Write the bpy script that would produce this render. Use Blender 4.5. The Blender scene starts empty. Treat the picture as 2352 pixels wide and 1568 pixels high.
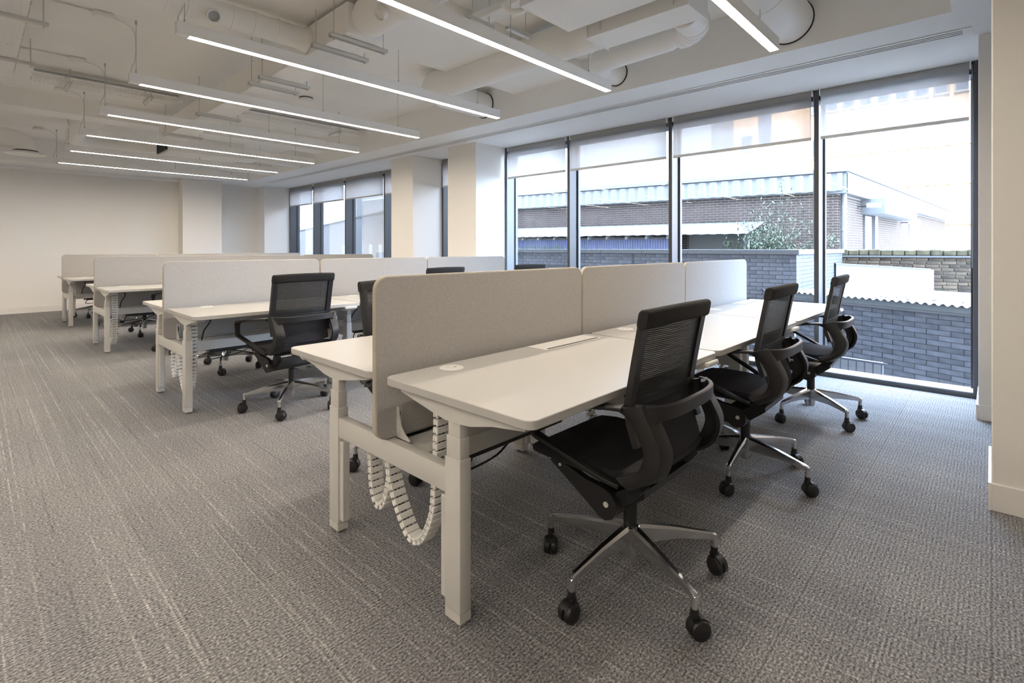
import bpy, bmesh, math, random
from mathutils import Vector, Matrix
PI = math.pi
random.seed(7)
SC = bpy.context.scene
COL = SC.collection
R_ = math.radians

# ------------------------------------------------------------------ camera, world, sun, exposure
cam = bpy.data.cameras.new('camera'); cam_o = bpy.data.objects.new('camera', cam); COL.objects.link(cam_o)
cam.sensor_width = 36.0; cam.sensor_fit = 'HORIZONTAL'
cam.lens = 36.0 * 1170.7 / 2352.0
cam.shift_y = (569.0 - 784.0) / 2352.0
cam.clip_start = 0.02; cam.clip_end = 400
cam_o.location = (0, 0, 1.25)
cam_o.rotation_euler = (R_(90), 0, R_(43.25 - 90))
SC.camera = cam_o

SC.view_settings.view_transform = 'Standard'
SC.view_settings.look = 'None'
SC.view_settings.gamma = 1.0
SC.view_settings.use_curve_mapping = False
SC.view_settings.exposure = 0.16

w = bpy.data.worlds.new('world'); SC.world = w; w.use_nodes = True
bg = w.node_tree.nodes['Background']
bg.inputs['Color'].default_value = (0.58, 0.74, 1.0, 1); bg.inputs['Strength'].default_value = 28.0

sun = bpy.data.lights.new('sun', 'SUN'); sun.energy = 24.0; sun.angle = R_(0.6); sun.color = (1.0, 0.97, 0.93)
sun_o = bpy.data.objects.new('sun', sun); COL.objects.link(sun_o)
sun_o.location = (-20, -6, 30)
sun_o.rotation_euler = Vector((0.80, 0.10, -0.59)).to_track_quat('-Z', 'Y').to_euler()
LED = 66.0

SC.cycles.max_bounces = 10; SC.cycles.diffuse_bounces = 8; SC.cycles.glossy_bounces = 4
SC.cycles.transmission_bounces = 6; SC.cycles.transparent_max_bounces = 16
SC.cycles.sample_clamp_indirect = 6.0; SC.cycles.caustics_reflective = False; SC.cycles.caustics_refractive = False

# ------------------------------------------------------------------ mesh helpers
class MB:
    def __init__(s): s.bm = bmesh.new()
    def box(s, x0, x1, y0, y1, z0, z1, bev=0.0, seg=2, M=None):
        m = Matrix.Translation(((x0+x1)/2, (y0+y1)/2, (z0+z1)/2)) @ Matrix.Diagonal((abs(x1-x0), abs(y1-y0), abs(z1-z0), 1))
        if M is not None and bev == 0: m = M @ m
        r = bmesh.ops.create_cube(s.bm, size=1.0, matrix=m)
        if bev > 0:
            vs = r['verts']; es = list({e for v in vs for e in v.link_edges})
            q = bmesh.ops.bevel(s.bm, geom=es, offset=bev, segments=seg, affect='EDGES', profile=0.5)
            if M is not None:
                bmesh.ops.transform(s.bm, matrix=M, verts=list({v for f in q['faces'] for v in f.verts} | {v for v in vs if v.is_valid}))
        return s
    def raw(s, vs, fs):
        b = [s.bm.verts.new(v) for v in vs]
        for f in fs:
            try: s.bm.faces.new([b[i] for i in f])
            except ValueError: pass
        return s
    def prism(s, poly, axis, a, b):
        n = len(poly)
        def P(p, t):
            if axis == 'x': return (t, p[0], p[1])
            if axis == 'y': return (p[0], t, p[1])
            return (p[0], p[1], t)
        vs = [P(p, a) for p in poly] + [P(p, b) for p in poly]
        fs = [list(range(n)), list(range(2*n-1, n-1, -1))] + [(i, i+n, (i+1) % n + n, (i+1) % n) for i in range(n)]
        return s.raw(vs, fs)
    def loft(s, rings, cap=True, closed=False):
        n = len(rings[0]); vs = [p for r in rings for p in r]; fs = []
        K = len(rings)
        for k in range(K if closed else K-1):
            a = k*n; b = ((k+1) % K)*n
            for i in range(n):
                j = (i+1) % n
                fs.append((a+i, a+j, b+j, b+i))
        if cap and not closed:
            fs.append(list(range(n))[::-1]); fs.append([(K-1)*n+i for i in range(n)])
        return s.raw(vs, fs)
    def sweep(s, path, sec, up=(0, 0, 1), cap=True, scale=None):
        P = [Vector(p) for p in path]; rings = []
        upv = Vector(up)
        for i, p in enumerate(P):
            t = (P[min(i+1, len(P)-1)] - P[max(i-1, 0)]).normalized()
            sd = t.cross(upv)
            if sd.length < 1e-4: sd = t.cross(Vector((1, 0, 0)))
            sd.normalize(); n = sd.cross(t).normalized()
            k = scale[i] if scale else 1.0
            rings.append([p + sd*(a*k) + n*(b*k) for a, b in sec])
        return s.loft(rings, cap)
    def tube(s, path, r, n=8, cap=True):
        P = [Vector(p) for p in path]; rings = []
        t0 = (P[1]-P[0]).normalized()
        nrm = t0.orthogonal().normalized()
        for i, p in enumerate(P):
            t = (P[min(i+1, len(P)-1)] - P[max(i-1, 0)]).normalized()
            nrm = (nrm - t*nrm.dot(t)).normalized(); bi = t.cross(nrm)
            rr = r[i] if isinstance(r, (list, tuple)) else r
            rings.append([p + nrm*(math.cos(2*PI*k/n)*rr) + bi*(math.sin(2*PI*k/n)*rr) for k in range(n)])
        return s.loft(rings, cap)
    def lathe(s, prof, n=20, M=None, cap=True):
        rings = []
        for r, z in prof:
            q = [Vector((math.cos(2*PI*k/n)*r, math.sin(2*PI*k/n)*r, z)) for k in range(n)]
            rings.append([M @ v for v in q] if M else q)
        return s.loft(rings, cap)
    def done(s, name, smooth=True, ang=35):
        bmesh.ops.recalc_face_normals(s.bm, faces=s.bm.faces)
        me = bpy.data.meshes.new(name); s.bm.to_mesh(me); s.bm.free()
        if smooth:
            me.polygons.foreach_set('use_smooth', [True]*len(me.polygons))
            me.set_sharp_from_angle(angle=R_(ang))
        return me

def link(name, me, m=None, parent=None, loc=None, rz=0.0):
    o = bpy.data.objects.new(name, me); COL.objects.link(o)
    if m is not None and not me.materials: me.materials.append(m)
    if parent is not None: o.parent = parent
    if loc: o.location = loc
    if rz: o.rotation_euler = (0, 0, rz)
    return o
def tag(o, label=None, cat=None, group=None, kind=None):
    if label: o['label'] = label
    if cat: o['category'] = cat
    if group: o['group'] = group
    if kind: o['kind'] = kind
    return o
def thing(name, label, cat, loc=(0, 0, 0), rz=0.0, group=None):
    o = bpy.data.objects.new(name, None); COL.objects.link(o); o.location = loc; o.rotation_euler = (0, 0, rz)
    o.empty_display_size = 0.1
    return tag(o, label, cat, group)
def part(name, mb, m, parent, smooth=True, label=None, kind=None):
    o = link(name, mb.done(name, smooth), m, parent)
    return tag(o, label, kind=kind)
def struct(name, mb, m, smooth=True):
    return tag(link(name, mb.done(name, smooth), m), kind='structure')
KIDS = {}
def copy_tree(o, parent=None, loc=None, rz=None, label=None, group=None):
    c = o.copy(); COL.objects.link(c)
    if parent is not None: c.parent = parent
    if loc is not None: c.location = loc
    if rz is not None: c.rotation_euler = (0, 0, rz)
    if label: c['label'] = label
    if group: c['group'] = group
    for ch in list(o.children): copy_tree(ch, c)
    return c
def rrect(w_, h_, r, n=5):
    pts = []
    for cx, cy, a0 in ((w_/2-r, h_/2-r, 0), (-w_/2+r, h_/2-r, 90), (-w_/2+r, -h_/2+r, 180), (w_/2-r, -h_/2+r, 270)):
        for k in range(n):
            a = R_(a0 + 90*k/(n-1)); pts.append((cx + r*math.cos(a), cy + r*math.sin(a)))
    return pts
def catmull(pts, n=6):
    P = [Vector(p) for p in pts]; out = []
    for i in range(len(P)-1):
        p0 = P[max(i-1, 0)]; p1 = P[i]; p2 = P[i+1]; p3 = P[min(i+2, len(P)-1)]
        for k in range(n):
            t = k/n
            out.append(0.5*((2*p1) + (p2-p0)*t + (2*p0-5*p1+4*p2-p3)*t*t + (3*p1-p0-3*p2+p3)*t**3))
    out.append(P[-1]); return out

# ------------------------------------------------------------------ materials
def lin(c):
    return tuple(((x/255)/12.92 if x/255 <= 0.04045 else ((x/255+0.055)/1.055)**2.4) for x in c)
class NT:
    def __init__(s, m): s.t = m.node_tree; s.n = s.t.nodes; s.b = s.n['Principled BSDF']; s.out = s.n['Material Output']
    def new(s, typ, **kw):
        q = s.n.new(typ)
        for k, v in kw.items(): setattr(q, k, v)
        return q
    def ln(s, a, b): s.t.links.new(a, b)
def mat(name, col, rough=0.5, metal=0.0, noise=0.0, nscale=20.0, bump=0.0, bscale=60.0, rnd=0.0, spec=None, sheen=0.0):
    m = bpy.data.materials.new(name); m.use_nodes = True; t = NT(m)
    t.b.inputs['Base Color'].default_value = (*col, 1); t.b.inputs['Roughness'].default_value = rough; t.b.inputs['Metallic'].default_value = metal
    if spec is not None: t.b.inputs['Specular IOR Level'].default_value = spec
    src = None
    if noise > 0 or rnd > 0:
        tc = t.new('ShaderNodeTexCoord'); mx = t.new('ShaderNodeHueSaturation'); mx.inputs['Color'].default_value = (*col, 1)
        ma = t.new('ShaderNodeMath', operation='ADD'); ma.inputs[0].default_value = 1.0; ma.inputs[1].default_value = 0.0
        if noise > 0:
            nz = t.new('ShaderNodeTexNoise'); nz.inputs['Scale'].default_value = nscale; nz.inputs['Detail'].default_value = 5
            t.ln(tc.outputs['Object'], nz.inputs['Vector'])
            mr = t.new('ShaderNodeMapRange'); mr.inputs['From Min'].default_value = 0.3; mr.inputs['From Max'].default_value = 0.7
            mr.inputs['To Min'].default_value = 1-noise; mr.inputs['To Max'].default_value = 1+noise
            t.ln(nz.outputs['Fac'], mr.inputs['Value']); t.ln(mr.outputs['Result'], ma.inputs[0])
        if rnd > 0:
            oi = t.new('ShaderNodeObjectInfo'); mr2 = t.new('ShaderNodeMapRange'); mr2.inputs['To Min'].default_value = -rnd; mr2.inputs['To Max'].default_value = rnd
            t.ln(oi.outputs['Random'], mr2.inputs['Value']); t.ln(mr2.outputs['Result'], ma.inputs[1])
        t.ln(ma.outputs[0], mx.inputs['Value']); t.ln(mx.outputs['Color'], t.b.inputs['Base Color'])
    if bump > 0:
        tc = t.new('ShaderNodeTexCoord'); nz = t.new('ShaderNodeTexNoise'); nz.inputs['Scale'].default_value = bscale; nz.inputs['Detail'].default_value = 4
        bp = t.new('ShaderNodeBump'); bp.inputs['Strength'].default_value = bump; bp.inputs['Distance'].default_value = 0.01
        t.ln(tc.outputs['Object'], nz.inputs['Vector']); t.ln(nz.outputs['Fac'], bp.inputs['Height']); t.ln(bp.outputs['Normal'], t.b.inputs['Normal'])
    return m
def glass_mat(name, tint=(1, 1, 1), ior=1.45, refl=1.0):
    m = bpy.data.materials.new(name); m.use_nodes = True; t = NT(m); t.n.remove(t.b)
    tr = t.new('ShaderNodeBsdfTransparent'); tr.inputs['Color'].default_value = (*tint, 1)
    gl = t.new('ShaderNodeBsdfGlossy'); gl.inputs['Roughness'].default_value = 0.0
    fr = t.new('ShaderNodeFresnel'); fr.inputs['IOR'].default_value = ior
    mu = t.new('ShaderNodeMath', operation='MULTIPLY'); mu.inputs[1].default_value = refl
    mx = t.new('ShaderNodeMixShader')
    t.ln(fr.outputs[0], mu.inputs[0]); t.ln(mu.outputs[0], mx.inputs[0]); t.ln(tr.outputs[0], mx.inputs[1]); t.ln(gl.outputs[0], mx.inputs[2]); t.ln(mx.outputs[0], t.out.inputs['Surface'])
    return m
def emit_mat(name, col, s):
    m = bpy.data.materials.new(name); m.use_nodes = True; t = NT(m); t.n.remove(t.b)
    e = t.new('ShaderNodeEmission'); e.inputs['Color'].default_value = (*col, 1); e.inputs['Strength'].default_value = s
    t.ln(e.outputs[0], t.out.inputs['Surface']); return m

M = {}
M['wall'] = mat('white_wall_paint', (0.83, 0.81, 0.77), 0.75, bump=0.02)
M['soffit'] = mat('white_plasterboard', (0.86, 0.86, 0.85), 0.7)
M['skirt'] = mat('white_skirting_paint', (0.82, 0.80, 0.77), 0.45)
M['white_metal'] = mat('white_powder_coat', (0.57, 0.56, 0.535), 0.42)
M['desk'] = mat('white_melamine', (0.47, 0.465, 0.45), 0.34)
M['desk_edge'] = mat('cream_edging', (0.68, 0.64, 0.57), 0.4)
M['plastic_w'] = mat('white_plastic', (0.82, 0.81, 0.78), 0.35)
M['grey_plastic'] = mat('grey_plastic', (0.38, 0.39, 0.41), 0.35)
M['black'] = mat('black_plastic', (0.011, 0.011, 0.012), 0.45)
M['black_soft'] = mat('black_fabric', (0.013, 0.0135, 0.018), 0.9, noise=0.25, nscale=260, bump=0.25, bscale=300)
M['black_hole'] = mat('dark_void', (0.012, 0.012, 0.012), 0.9)
M['cable'] = mat('black_cable', (0.014, 0.014, 0.015), 0.5)
M['cable_w'] = mat('white_cable', (0.62, 0.62, 0.60), 0.4)
M['chrome'] = mat('polished_aluminium', (0.72, 0.72, 0.73), 0.16, 1.0)
M['steel'] = mat('galvanised_steel', (0.60, 0.59, 0.56), 0.45, 0.25)
M['frame'] = mat('anthracite_frame', (0.052, 0.053, 0.058), 0.36)
M['sill'] = mat('sill_sky_glare', (0.70, 0.71, 0.72), 0.3)  # pale tone stands for sky glare on top of the frame
M['duct'] = mat('painted_duct', (0.86, 0.85, 0.82), 0.5)
M['slab'] = mat('painted_concrete', (0.86, 0.845, 0.81), 0.8, noise=0.03, nscale=1.5, bump=0.35, bscale=4)
M['glass'] = glass_mat('window_glass', (0.93, 0.965, 0.97), 1.5, 0.9)
M['led'] = emit_mat('led_diffuser', (1.0, 0.87, 0.72), LED)

def fabric_mat():
    m = mat('grey_screen_felt', lin((196, 192, 183)), 0.95); t = NT(m)
    tc = t.new('ShaderNodeTexCoord'); mp = t.new('ShaderNodeMapping'); mp.inputs['Scale'].default_value = (520, 520, 210)
    n1 = t.new('ShaderNodeTexNoise'); n1.inputs['Scale'].default_value = 1.0; n1.inputs['Detail'].default_value = 3
    n2 = t.new('ShaderNodeTexNoise'); n2.inputs['Scale'].default_value = 620; n2.inputs['Detail'].default_value = 2
    t.ln(tc.outputs['Object'], mp.inputs['Vector']); t.ln(mp.outputs[0], n1.inputs['Vector']); t.ln(tc.outputs['Object'], n2.inputs['Vector'])
    ad = t.new('ShaderNodeMath', operation='ADD'); t.ln(n1.outputs['Fac'], ad.inputs[0]); t.ln(n2.outputs['Fac'], ad.inputs[1])
    cr = t.new('ShaderNodeValToRGB'); cr.color_ramp.elements[0].position = 0.36; cr.color_ramp.elements[1].position = 0.64
    cr.color_ramp.elements[0].color = (*lin((150, 147, 143)), 1); cr.color_ramp.elements[1].color = (*lin((182, 180, 177)), 1)
    hf = t.new('ShaderNodeMath', operation='MULTIPLY'); hf.inputs[1].default_value = 0.5
    t.ln(ad.outputs[0], hf.inputs[0]); t.ln(hf.outputs[0], cr.inputs['Fac']); t.ln(cr.outputs['Color'], t.b.inputs['Base Color'])
    return m
M['felt'] = fabric_mat()
M['piping'] = mat('beige_edge_piping', lin((176, 169, 155)), 0.9)

def carpet_mat():
    m = mat('tweed_carpet', (0.2, 0.2, 0.19), 0.97, spec=0.1); t = NT(m)
    tc = t.new('ShaderNodeTexCoord')
    def noise(scale, vec=(1, 1, 1), det=2.0):
        mp = t.new('ShaderNodeMapping'); mp.inputs['Scale'].default_value = vec
        nz = t.new('ShaderNodeTexNoise'); nz.inputs['Scale'].default_value = scale; nz.inputs['Detail'].default_value = det
        t.ln(tc.outputs['Object'], mp.inputs['Vector']); t.ln(mp.outputs[0], nz.inputs['Vector']); return nz.outputs['Fac']
    def mr(s, a, b, c, d):
        q = t.new('ShaderNodeMapRange'); q.inputs['From Min'].default_value = a; q.inputs['From Max'].default_value = b; q.inputs['To Min'].default_value = c; q.inputs['To Max'].default_value = d
        t.ln(s, q.inputs['Value']); return q.outputs['Result']
    def add(a, b):
        q = t.new('ShaderNodeMath', operation='ADD'); t.ln(a, q.inputs[0]); t.ln(b, q.inputs[1]); return q.outputs[0]
    def mul(a, b):
        q = t.new('ShaderNodeMath', operation='MULTIPLY'); t.ln(a, q.inputs[0]); t.ln(b, q.inputs[1]); return q.outputs[0]
    loops = noise(1.0, (105, 150, 100), 2.5)
    rows = t.new('ShaderNodeTexWave', wave_type='BANDS', bands_direction='Y', wave_profile='SIN')
    rows.inputs['Scale'].default_value = 22; rows.inputs['Distortion'].default_value = 3.0; rows.inputs['Detail'].default_value = 1; rows.inputs['Detail Scale'].default_value = 14
    t.ln(tc.outputs['Object'], rows.inputs['Vector'])
    yarn = noise(1.0, (75, 0.30, 1), 1.5)
    dash = noise(1.0, (30, 9, 1), 2)
    broad = noise(1.0, (5, 0.6, 1), 2)
    s = add(mr(loops, 0.28, 0.72, -0.34, 0.34), mr(rows.outputs['Fac'], 0, 1, -0.07, 0.07))
    s = add(s, mul(mr(yarn, 0.56, 0.70, 0.0, 0.20), mr(dash, 0.40, 0.60, 0.3, 1.0)))
    s = add(s, mr(broad, 0.3, 0.7, 0.41, 0.47))
    cr = t.new('ShaderNodeValToRGB'); e = cr.color_ramp.elements
    e[0].position = 0.05; e[0].color = (*lin((60, 61, 66)), 1); e[1].position = 1.0; e[1].color = (*lin((212, 209, 202)), 1)
    q = e.new(0.40); q.color = (*lin((120, 120, 122)), 1); q = e.new(0.65); q.color = (*lin((158, 157, 155)), 1)
    t.ln(s, cr.inputs['Fac'])
    # tile grid: joints of half-metre tiles, very faint
    br = t.new('ShaderNodeTexBrick'); br.offset = 0.5; br.inputs['Scale'].default_value = 1.0; br.inputs['Brick Width'].default_value = 0.5; br.inputs['Row Height'].default_value = 0.5
    br.inputs['Mortar Size'].default_value = 0.0035; br.inputs['Color1'].default_value = (1, 1, 1, 1); br.inputs['Color2'].default_value = (0.93, 0.93, 0.94, 1); br.inputs['Mortar'].default_value = (0.78, 0.78, 0.78, 1)
    t.ln(tc.outputs['Object'], br.inputs['Vector'])
    mm = t.new('ShaderNodeMix', data_type='RGBA', blend_type='MULTIPLY'); mm.inputs['Factor'].default_value = 1.0
    t.ln(cr.outputs['Color'], mm.inputs['A']); t.ln(br.outputs['Color'], mm.inputs['B']); t.ln(mm.outputs['Result'], t.b.inputs['Base Color'])
    bp = t.new('ShaderNodeBump'); bp.inputs['Strength'].default_value = 0.5; bp.inputs['Distance'].default_value = 0.004
    t.ln(s, bp.inputs['Height']); t.ln(bp.outputs['Normal'], t.b.inputs['Normal'])
    return m
M['carpet'] = carpet_mat()

def mesh_mat():   # woven chair mesh: fine horizontal strands with gaps between
    m = mat('black_woven_mesh', (0.016, 0.016, 0.017), 0.7); t = NT(m)
    tc = t.new('ShaderNodeTexCoord'); sp = t.new('ShaderNodeSeparateXYZ'); t.ln(tc.outputs['Object'], sp.inputs[0])
    mu = t.new('ShaderNodeMath', operation='MULTIPLY'); mu.inputs[1].default_value = 2*PI/0.0068; t.ln(sp.outputs['Z'], mu.inputs[0])
    sn = t.new('ShaderNodeMath', operation='SINE'); t.ln(mu.outputs[0], sn.inputs[0])
    mr = t.new('ShaderNodeMapRange'); mr.inputs['From Min'].default_value = 0.15; mr.inputs['From Max'].default_value = 0.7; mr.inputs['To Min'].default_value = 0.04; mr.inputs['To Max'].default_value = 0.42
    t.ln(sn.outputs[0], mr.inputs['Value'])
    tr = t.new('ShaderNodeBsdfTransparent'); mx = t.new('ShaderNodeMixShader')
    t.ln(mr.outputs['Result'], mx.inputs[0]); t.ln(t.b.outputs[0], mx.inputs[1]); t.ln(tr.outputs[0], mx.inputs[2]); t.ln(mx.outputs[0], t.out.inputs['Surface'])
    return m
M['mesh'] = mesh_mat()

def blind_mat():
    m = mat('grey_blind_fabric', (0.55, 0.54, 0.53), 0.9); t = NT(m); t.n.remove(t.b)
    d = t.new('ShaderNodeBsdfDiffuse'); d.inputs['Color'].default_value = (0.50, 0.49, 0.475, 1)
    tl = t.new('ShaderNodeBsdfTranslucent'); tl.inputs['Color'].default_value = (0.72, 0.715, 0.71, 1)
    tr = t.new('ShaderNodeBsdfTransparent')
    a = t.new('ShaderNodeMixShader'); a.inputs[0].default_value = 0.58
    b = t.new('ShaderNodeMixShader'); b.inputs[0].default_value = 0.30
    t.ln(d.outputs[0], a.inputs[1]); t.ln(tl.outputs[0], a.inputs[2]); t.ln(a.outputs[0], b.inputs[1]); t.ln(tr.outputs[0], b.inputs[2]); t.ln(b.outputs[0], t.out.inputs['Surface'])
    return m
M['blind'] = blind_mat()

def perf_mat(name, ax, px, py, fx, fy, col=(0.80, 0.785, 0.75)):   # perforated steel: rows of oblong holes punched through
    m = mat(name, col, 0.5); t = NT(m)
    tc = t.new('ShaderNodeTexCoord'); sp = t.new('ShaderNodeSeparateXYZ'); t.ln(tc.outputs['Object'], sp.inputs[0])
    def inside(sock, p, f):
        d = t.new('ShaderNodeMath', operation='DIVIDE'); d.inputs[1].default_value = p; t.ln(sock, d.inputs[0])
        fr = t.new('ShaderNodeMath', operation='FRACT'); t.ln(d.outputs[0], fr.inputs[0])
        c = t.new('ShaderNodeMath', operation='LESS_THAN'); c.inputs[1].default_value = f; t.ln(fr.outputs[0], c.inputs[0]); return c.outputs[0]
    mu = t.new('ShaderNodeMath', operation='MULTIPLY'); t.ln(inside(sp.outputs[ax[0]], px, fx), mu.inputs[0]); t.ln(inside(sp.outputs[ax[1]], py, fy), mu.inputs[1])
    tr = t.new('ShaderNodeBsdfTransparent'); mx = t.new('ShaderNodeMixShader')
    t.ln(mu.outputs[0], mx.inputs[0]); t.ln(t.b.outputs[0], mx.inputs[1]); t.ln(tr.outputs[0], mx.inputs[2]); t.ln(mx.outputs[0], t.out.inputs['Surface'])
    return m
M['perf_y'] = perf_mat('perforated_tray_lengthwise', ('X', 'Y'), 0.042, 0.034, 0.24, 0.55)
M['perf_x'] = perf_mat('perforated_tray_crosswise', ('X', 'Y'), 0.034, 0.034, 0.5, 0.26)
M['perf_s'] = perf_mat('perforated_tray_side', ('X', 'Z'), 0.036, 0.024, 0.5, 0.3)
# ------------------------------------------------------------------ room shell
ZS = 2.80; ZC = 3.22; XW = 5.70; XG = 5.90
struct('floor', MB().box(-7, XW+0.02, -4, 14.0, -0.12, 0.0), M['carpet'], False)
struct('ceiling', MB().box(-7, 4.6, -4, 14.0, ZC, ZC+0.2), M['slab'], False)
q = MB(); q.box(4.42, 5.95, -4, 14.2, ZS, ZC-0.001); struct('trim_1', q, M['soffit'], False)          # window soffit
q = MB(); q.box(-7, 4.42, 12.6, 14.2, ZS, ZC-0.001); struct('trim_2', q, M['soffit'], False)          # soffit along back wall
q = MB(); q.box(-7, 4.42, -4, 0.19, ZS, ZC-0.001); struct('trim_3', q, M['soffit'], False)            # soffit above the camera
struct('trim_4', MB().box(-7, 3.25, 13.38, 13.5, 2.728, ZS), M['soffit'], False)
struct('ceiling_beam', MB().box(-7, 4.42, 3.15, 4.10, 3.06, ZC), M['slab'], False)
struct('ceiling_beam', MB().box(-7, 4.42, 8.76, 9.15, 3.00, ZC), M['slab'], False)
q = MB(); q.box(-7, 3.25, 13.5, 14.2, 0, ZS); q.box(3.25, 4.04, 13.15, 14.2, 0, ZS, 0.004, 1); q.box(4.04, 5.07, 13.76, 14.2, 0, ZS)
struct('wall_back', q, M['wall'], False)
struct('wall_left', MB().box(-7.2, -7, -4, 14.2, -0.1, ZC), M['wall'], False)
struct('wall_front', MB().box(-7.2, 6.0, -4.2, -4, -0.1, ZC), M['wall'], False)
struct('wall_right', MB().box(3.345, 3.95, -4, 0.0, 0, ZS, 0.005, 1), M['wall'], False)
struct('wall_window', MB().box(5.035, 5.98, -4, 0.07, 0, ZS, 0.004, 1), M['wall'], False)
struct('wall_window', MB().box(5.08, 5.98, 5.51, 6.15, 0, ZS, 0.004, 1), M['wall'], False)
struct('wall_window', MB().box(5.08, 5.98, 7.06, 7.70, 0, ZS, 0.004, 1), M['wall'], False)
struct('wall_window', MB().box(5.07, 5.98, 13.32, 14.2, 0, ZS, 0.004, 1), M['wall'], False)
M['facade'] = mat('facade_brick', (0.20, 0.17, 0.15), 0.9)
q = MB(); q.box(-7.2, 6.0, -9, 20, ZC+0.2, 13.0); q.box(5.99, 6.02, -9, 20, ZS+0.12, ZC+0.2); q.box(5.75, 6.0, -9, 20, -3.6, -0.05); q.box(5.75, 6.0, -9, -4.2, -0.05, ZC+0.2); q.box(5.75, 6.0, 14.2, 20, -0.05, ZC+0.2)  # unseen storeys overhead, added so their shadow keeps the yard out of the sun
struct('wall_upper_shading', q, M['facade'], False)
HB = 0.13
q = MB(); q.box(3.331, 3.345, -4, 0.0, 0, HB, 0.003, 1); q.box(3.331, 3.95, 0.0, 0.012, 0, HB); struct('baseboard_right', q, M['skirt'], False)
q = MB(); q.box(5.022, 5.035, -4, 0.07, 0, 0.11, 0.003, 1); q.box(5.022, 5.69, 0.07, 0.082, 0, 0.11); struct('baseboard_window', q, M['skirt'], False)
q = MB(); q.box(-7, 3.25, 13.487, 13.5, 0, 0.11); q.box(3.24, 4.05, 13.137, 13.15, 0, 0.11); q.box(4.04, 5.07, 13.747, 13.76, 0, 0.11); struct('baseboard_back', q, M['skirt'], False)
q = MB()
for y0, y1 in ((5.51, 6.15), (7.06, 7.70)):
    q.box(5.067, 5.08, y0, y1, 0, 0.11); q.box(5.067, 5.69, y0-0.012, y0, 0, 0.11)
struct('baseboard_piers', q, M['skirt'], False)

# ------------------------------------------------------------------ windows
def window(n, y0, y1, mull):
    root = thing('window_%d' % n, None, None); root['kind'] = 'structure'
    part('bottom_rail', MB().box(XW, 5.95, y0, y1, 0.0, 0.042, 0.003, 1), M['frame'], root, False)
    part('sill', MB().box(XW+0.012, XG-0.012, y0+0.03, y1-0.03, 0.0425, 0.047), M['sill'], root, False)  # pale plate paints the sky's reflection onto the dark rail top
    part('top_rail', MB().box(XW+0.03, 5.95, y0, y1, 2.70, ZS-0.001), M['frame'], root, False)
    ys = [y0+0.02] + list(mull) + [y1-0.02]
    for k, y in enumerate(ys):
        hw = 0.021
        q = MB(); q.box(XW, 5.95, y-hw, y+hw, 0.042, ZS-0.001, 0.003, 1)
        q.box(XG-0.02, XG+0.03, y-hw-0.018, y+hw+0.018, 0.047, 2.70)
        part('mullion', q, M['frame'], root, False)
    for a, b in zip(ys[:-1], ys[1:]):
        part('glass_pane', MB().raw([(XG, a+0.02, 0.045), (XG, b-0.02, 0.045), (XG, b-0.02, 2.705), (XG, a+0.02, 2.705)], [(0, 1, 2, 3)]), M['glass'], root, False)
window(1, 0.07, 5.51, (1.254, 2.78, 4.286))
window(2, 6.15, 7.06, ())
window(3, 7.70, 13.32, (8.88, 10.44, 11.97))

def blind(y0, y1, label, chain):
    r = thing('roller_blind', label, 'blind', (XW, (y0+y1)/2, ZS), group='grey roller blinds')
    h = (y1-y0)/2
    part('blind_fabric', MB().box(-0.012, -0.0105, -h, h, -0.465, -0.006), M['blind'], r, False)
    part('bottom_bar', MB().box(-0.0185, -0.004, -h, h, -0.492, -0.462, 0.003, 1), M['steel'], r, False)
    part('roller_tube', MB().lathe([(0.024, -h), (0.024, h)], 14, Matrix.Translation((0.0145, 0, -0.032)) @ Matrix.Rotation(-PI/2, 4, 'X')), M['plastic_w'], r)
    for ya in (-h-0.012, h+0.002): part('end_bracket', MB().box(-0.02, 0.035, ya, ya+0.010, -0.06, -0.001), M['plastic_w'], r, False)
    if chain:
        q = MB(); yb = -h-0.018
        q.tube([(-0.016, yb, -0.03), (-0.016, yb, -chain)], 0.0022, 6); q.tube([(0.012, yb, -0.03), (0.012, yb, -chain)], 0.0022, 6)
        q.tube([(-0.016, yb, -chain), (-0.002, yb, -chain-0.016), (0.012, yb, -chain)], 0.0022, 6)
        part('bead_chain', q, M['grey_plastic'], r)
blind(0.135, 1.215, 'half lowered grey roller blind on the window pane nearest the right pier', 1.7)
blind(1.295, 2.735, 'half lowered grey roller blind on the second window pane from the right pier', 1.55)
blind(2.825, 4.245, 'half lowered grey roller blind on the third window pane from the right pier', 1.4)
blind(4.33, 5.44, 'half lowered grey roller blind beside the nearer wide window pier', 1.4)
blind(6.21, 7.03, 'narrow sliver of grey roller blind between the two window piers', None)
blind(7.76, 8.84, 'grey roller blind cut off by the far window pier', None)
blind(8.93, 10.40, 'half lowered grey roller blind right in the far window group', 1.2)
blind(10.49, 11.93, 'half lowered grey roller blind in the middle of the far window group', None)
blind(12.01, 13.27, 'half lowered grey roller blind nearest the back wall corner', None)

# slot diffuser set in the soffit
r = thing('slot_diffuser', 'long white slot diffuser with three dark slots in the window soffit', 'vent', (4.87, 6.4, ZS))
part('slot_backing', MB().box(-0.066, 0.066, -6.25, 6.05, -0.0025, -0.0008), M['black_hole'], r, False)
for x0, x1 in ((-0.075, -0.046), (-0.027, -0.0095), (0.0095, 0.027), (0.046, 0.075)):
    part('blade', MB().box(x0, x1, -6.25, 6.05, -0.007, -0.0026), M['soffit'], r, False)
for y in (-6.3, 6.05):
    part('end_plate', MB().box(-0.075, 0.075, y, y+0.05, -0.007, -0.0008), M['soffit'], r, False)

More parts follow.
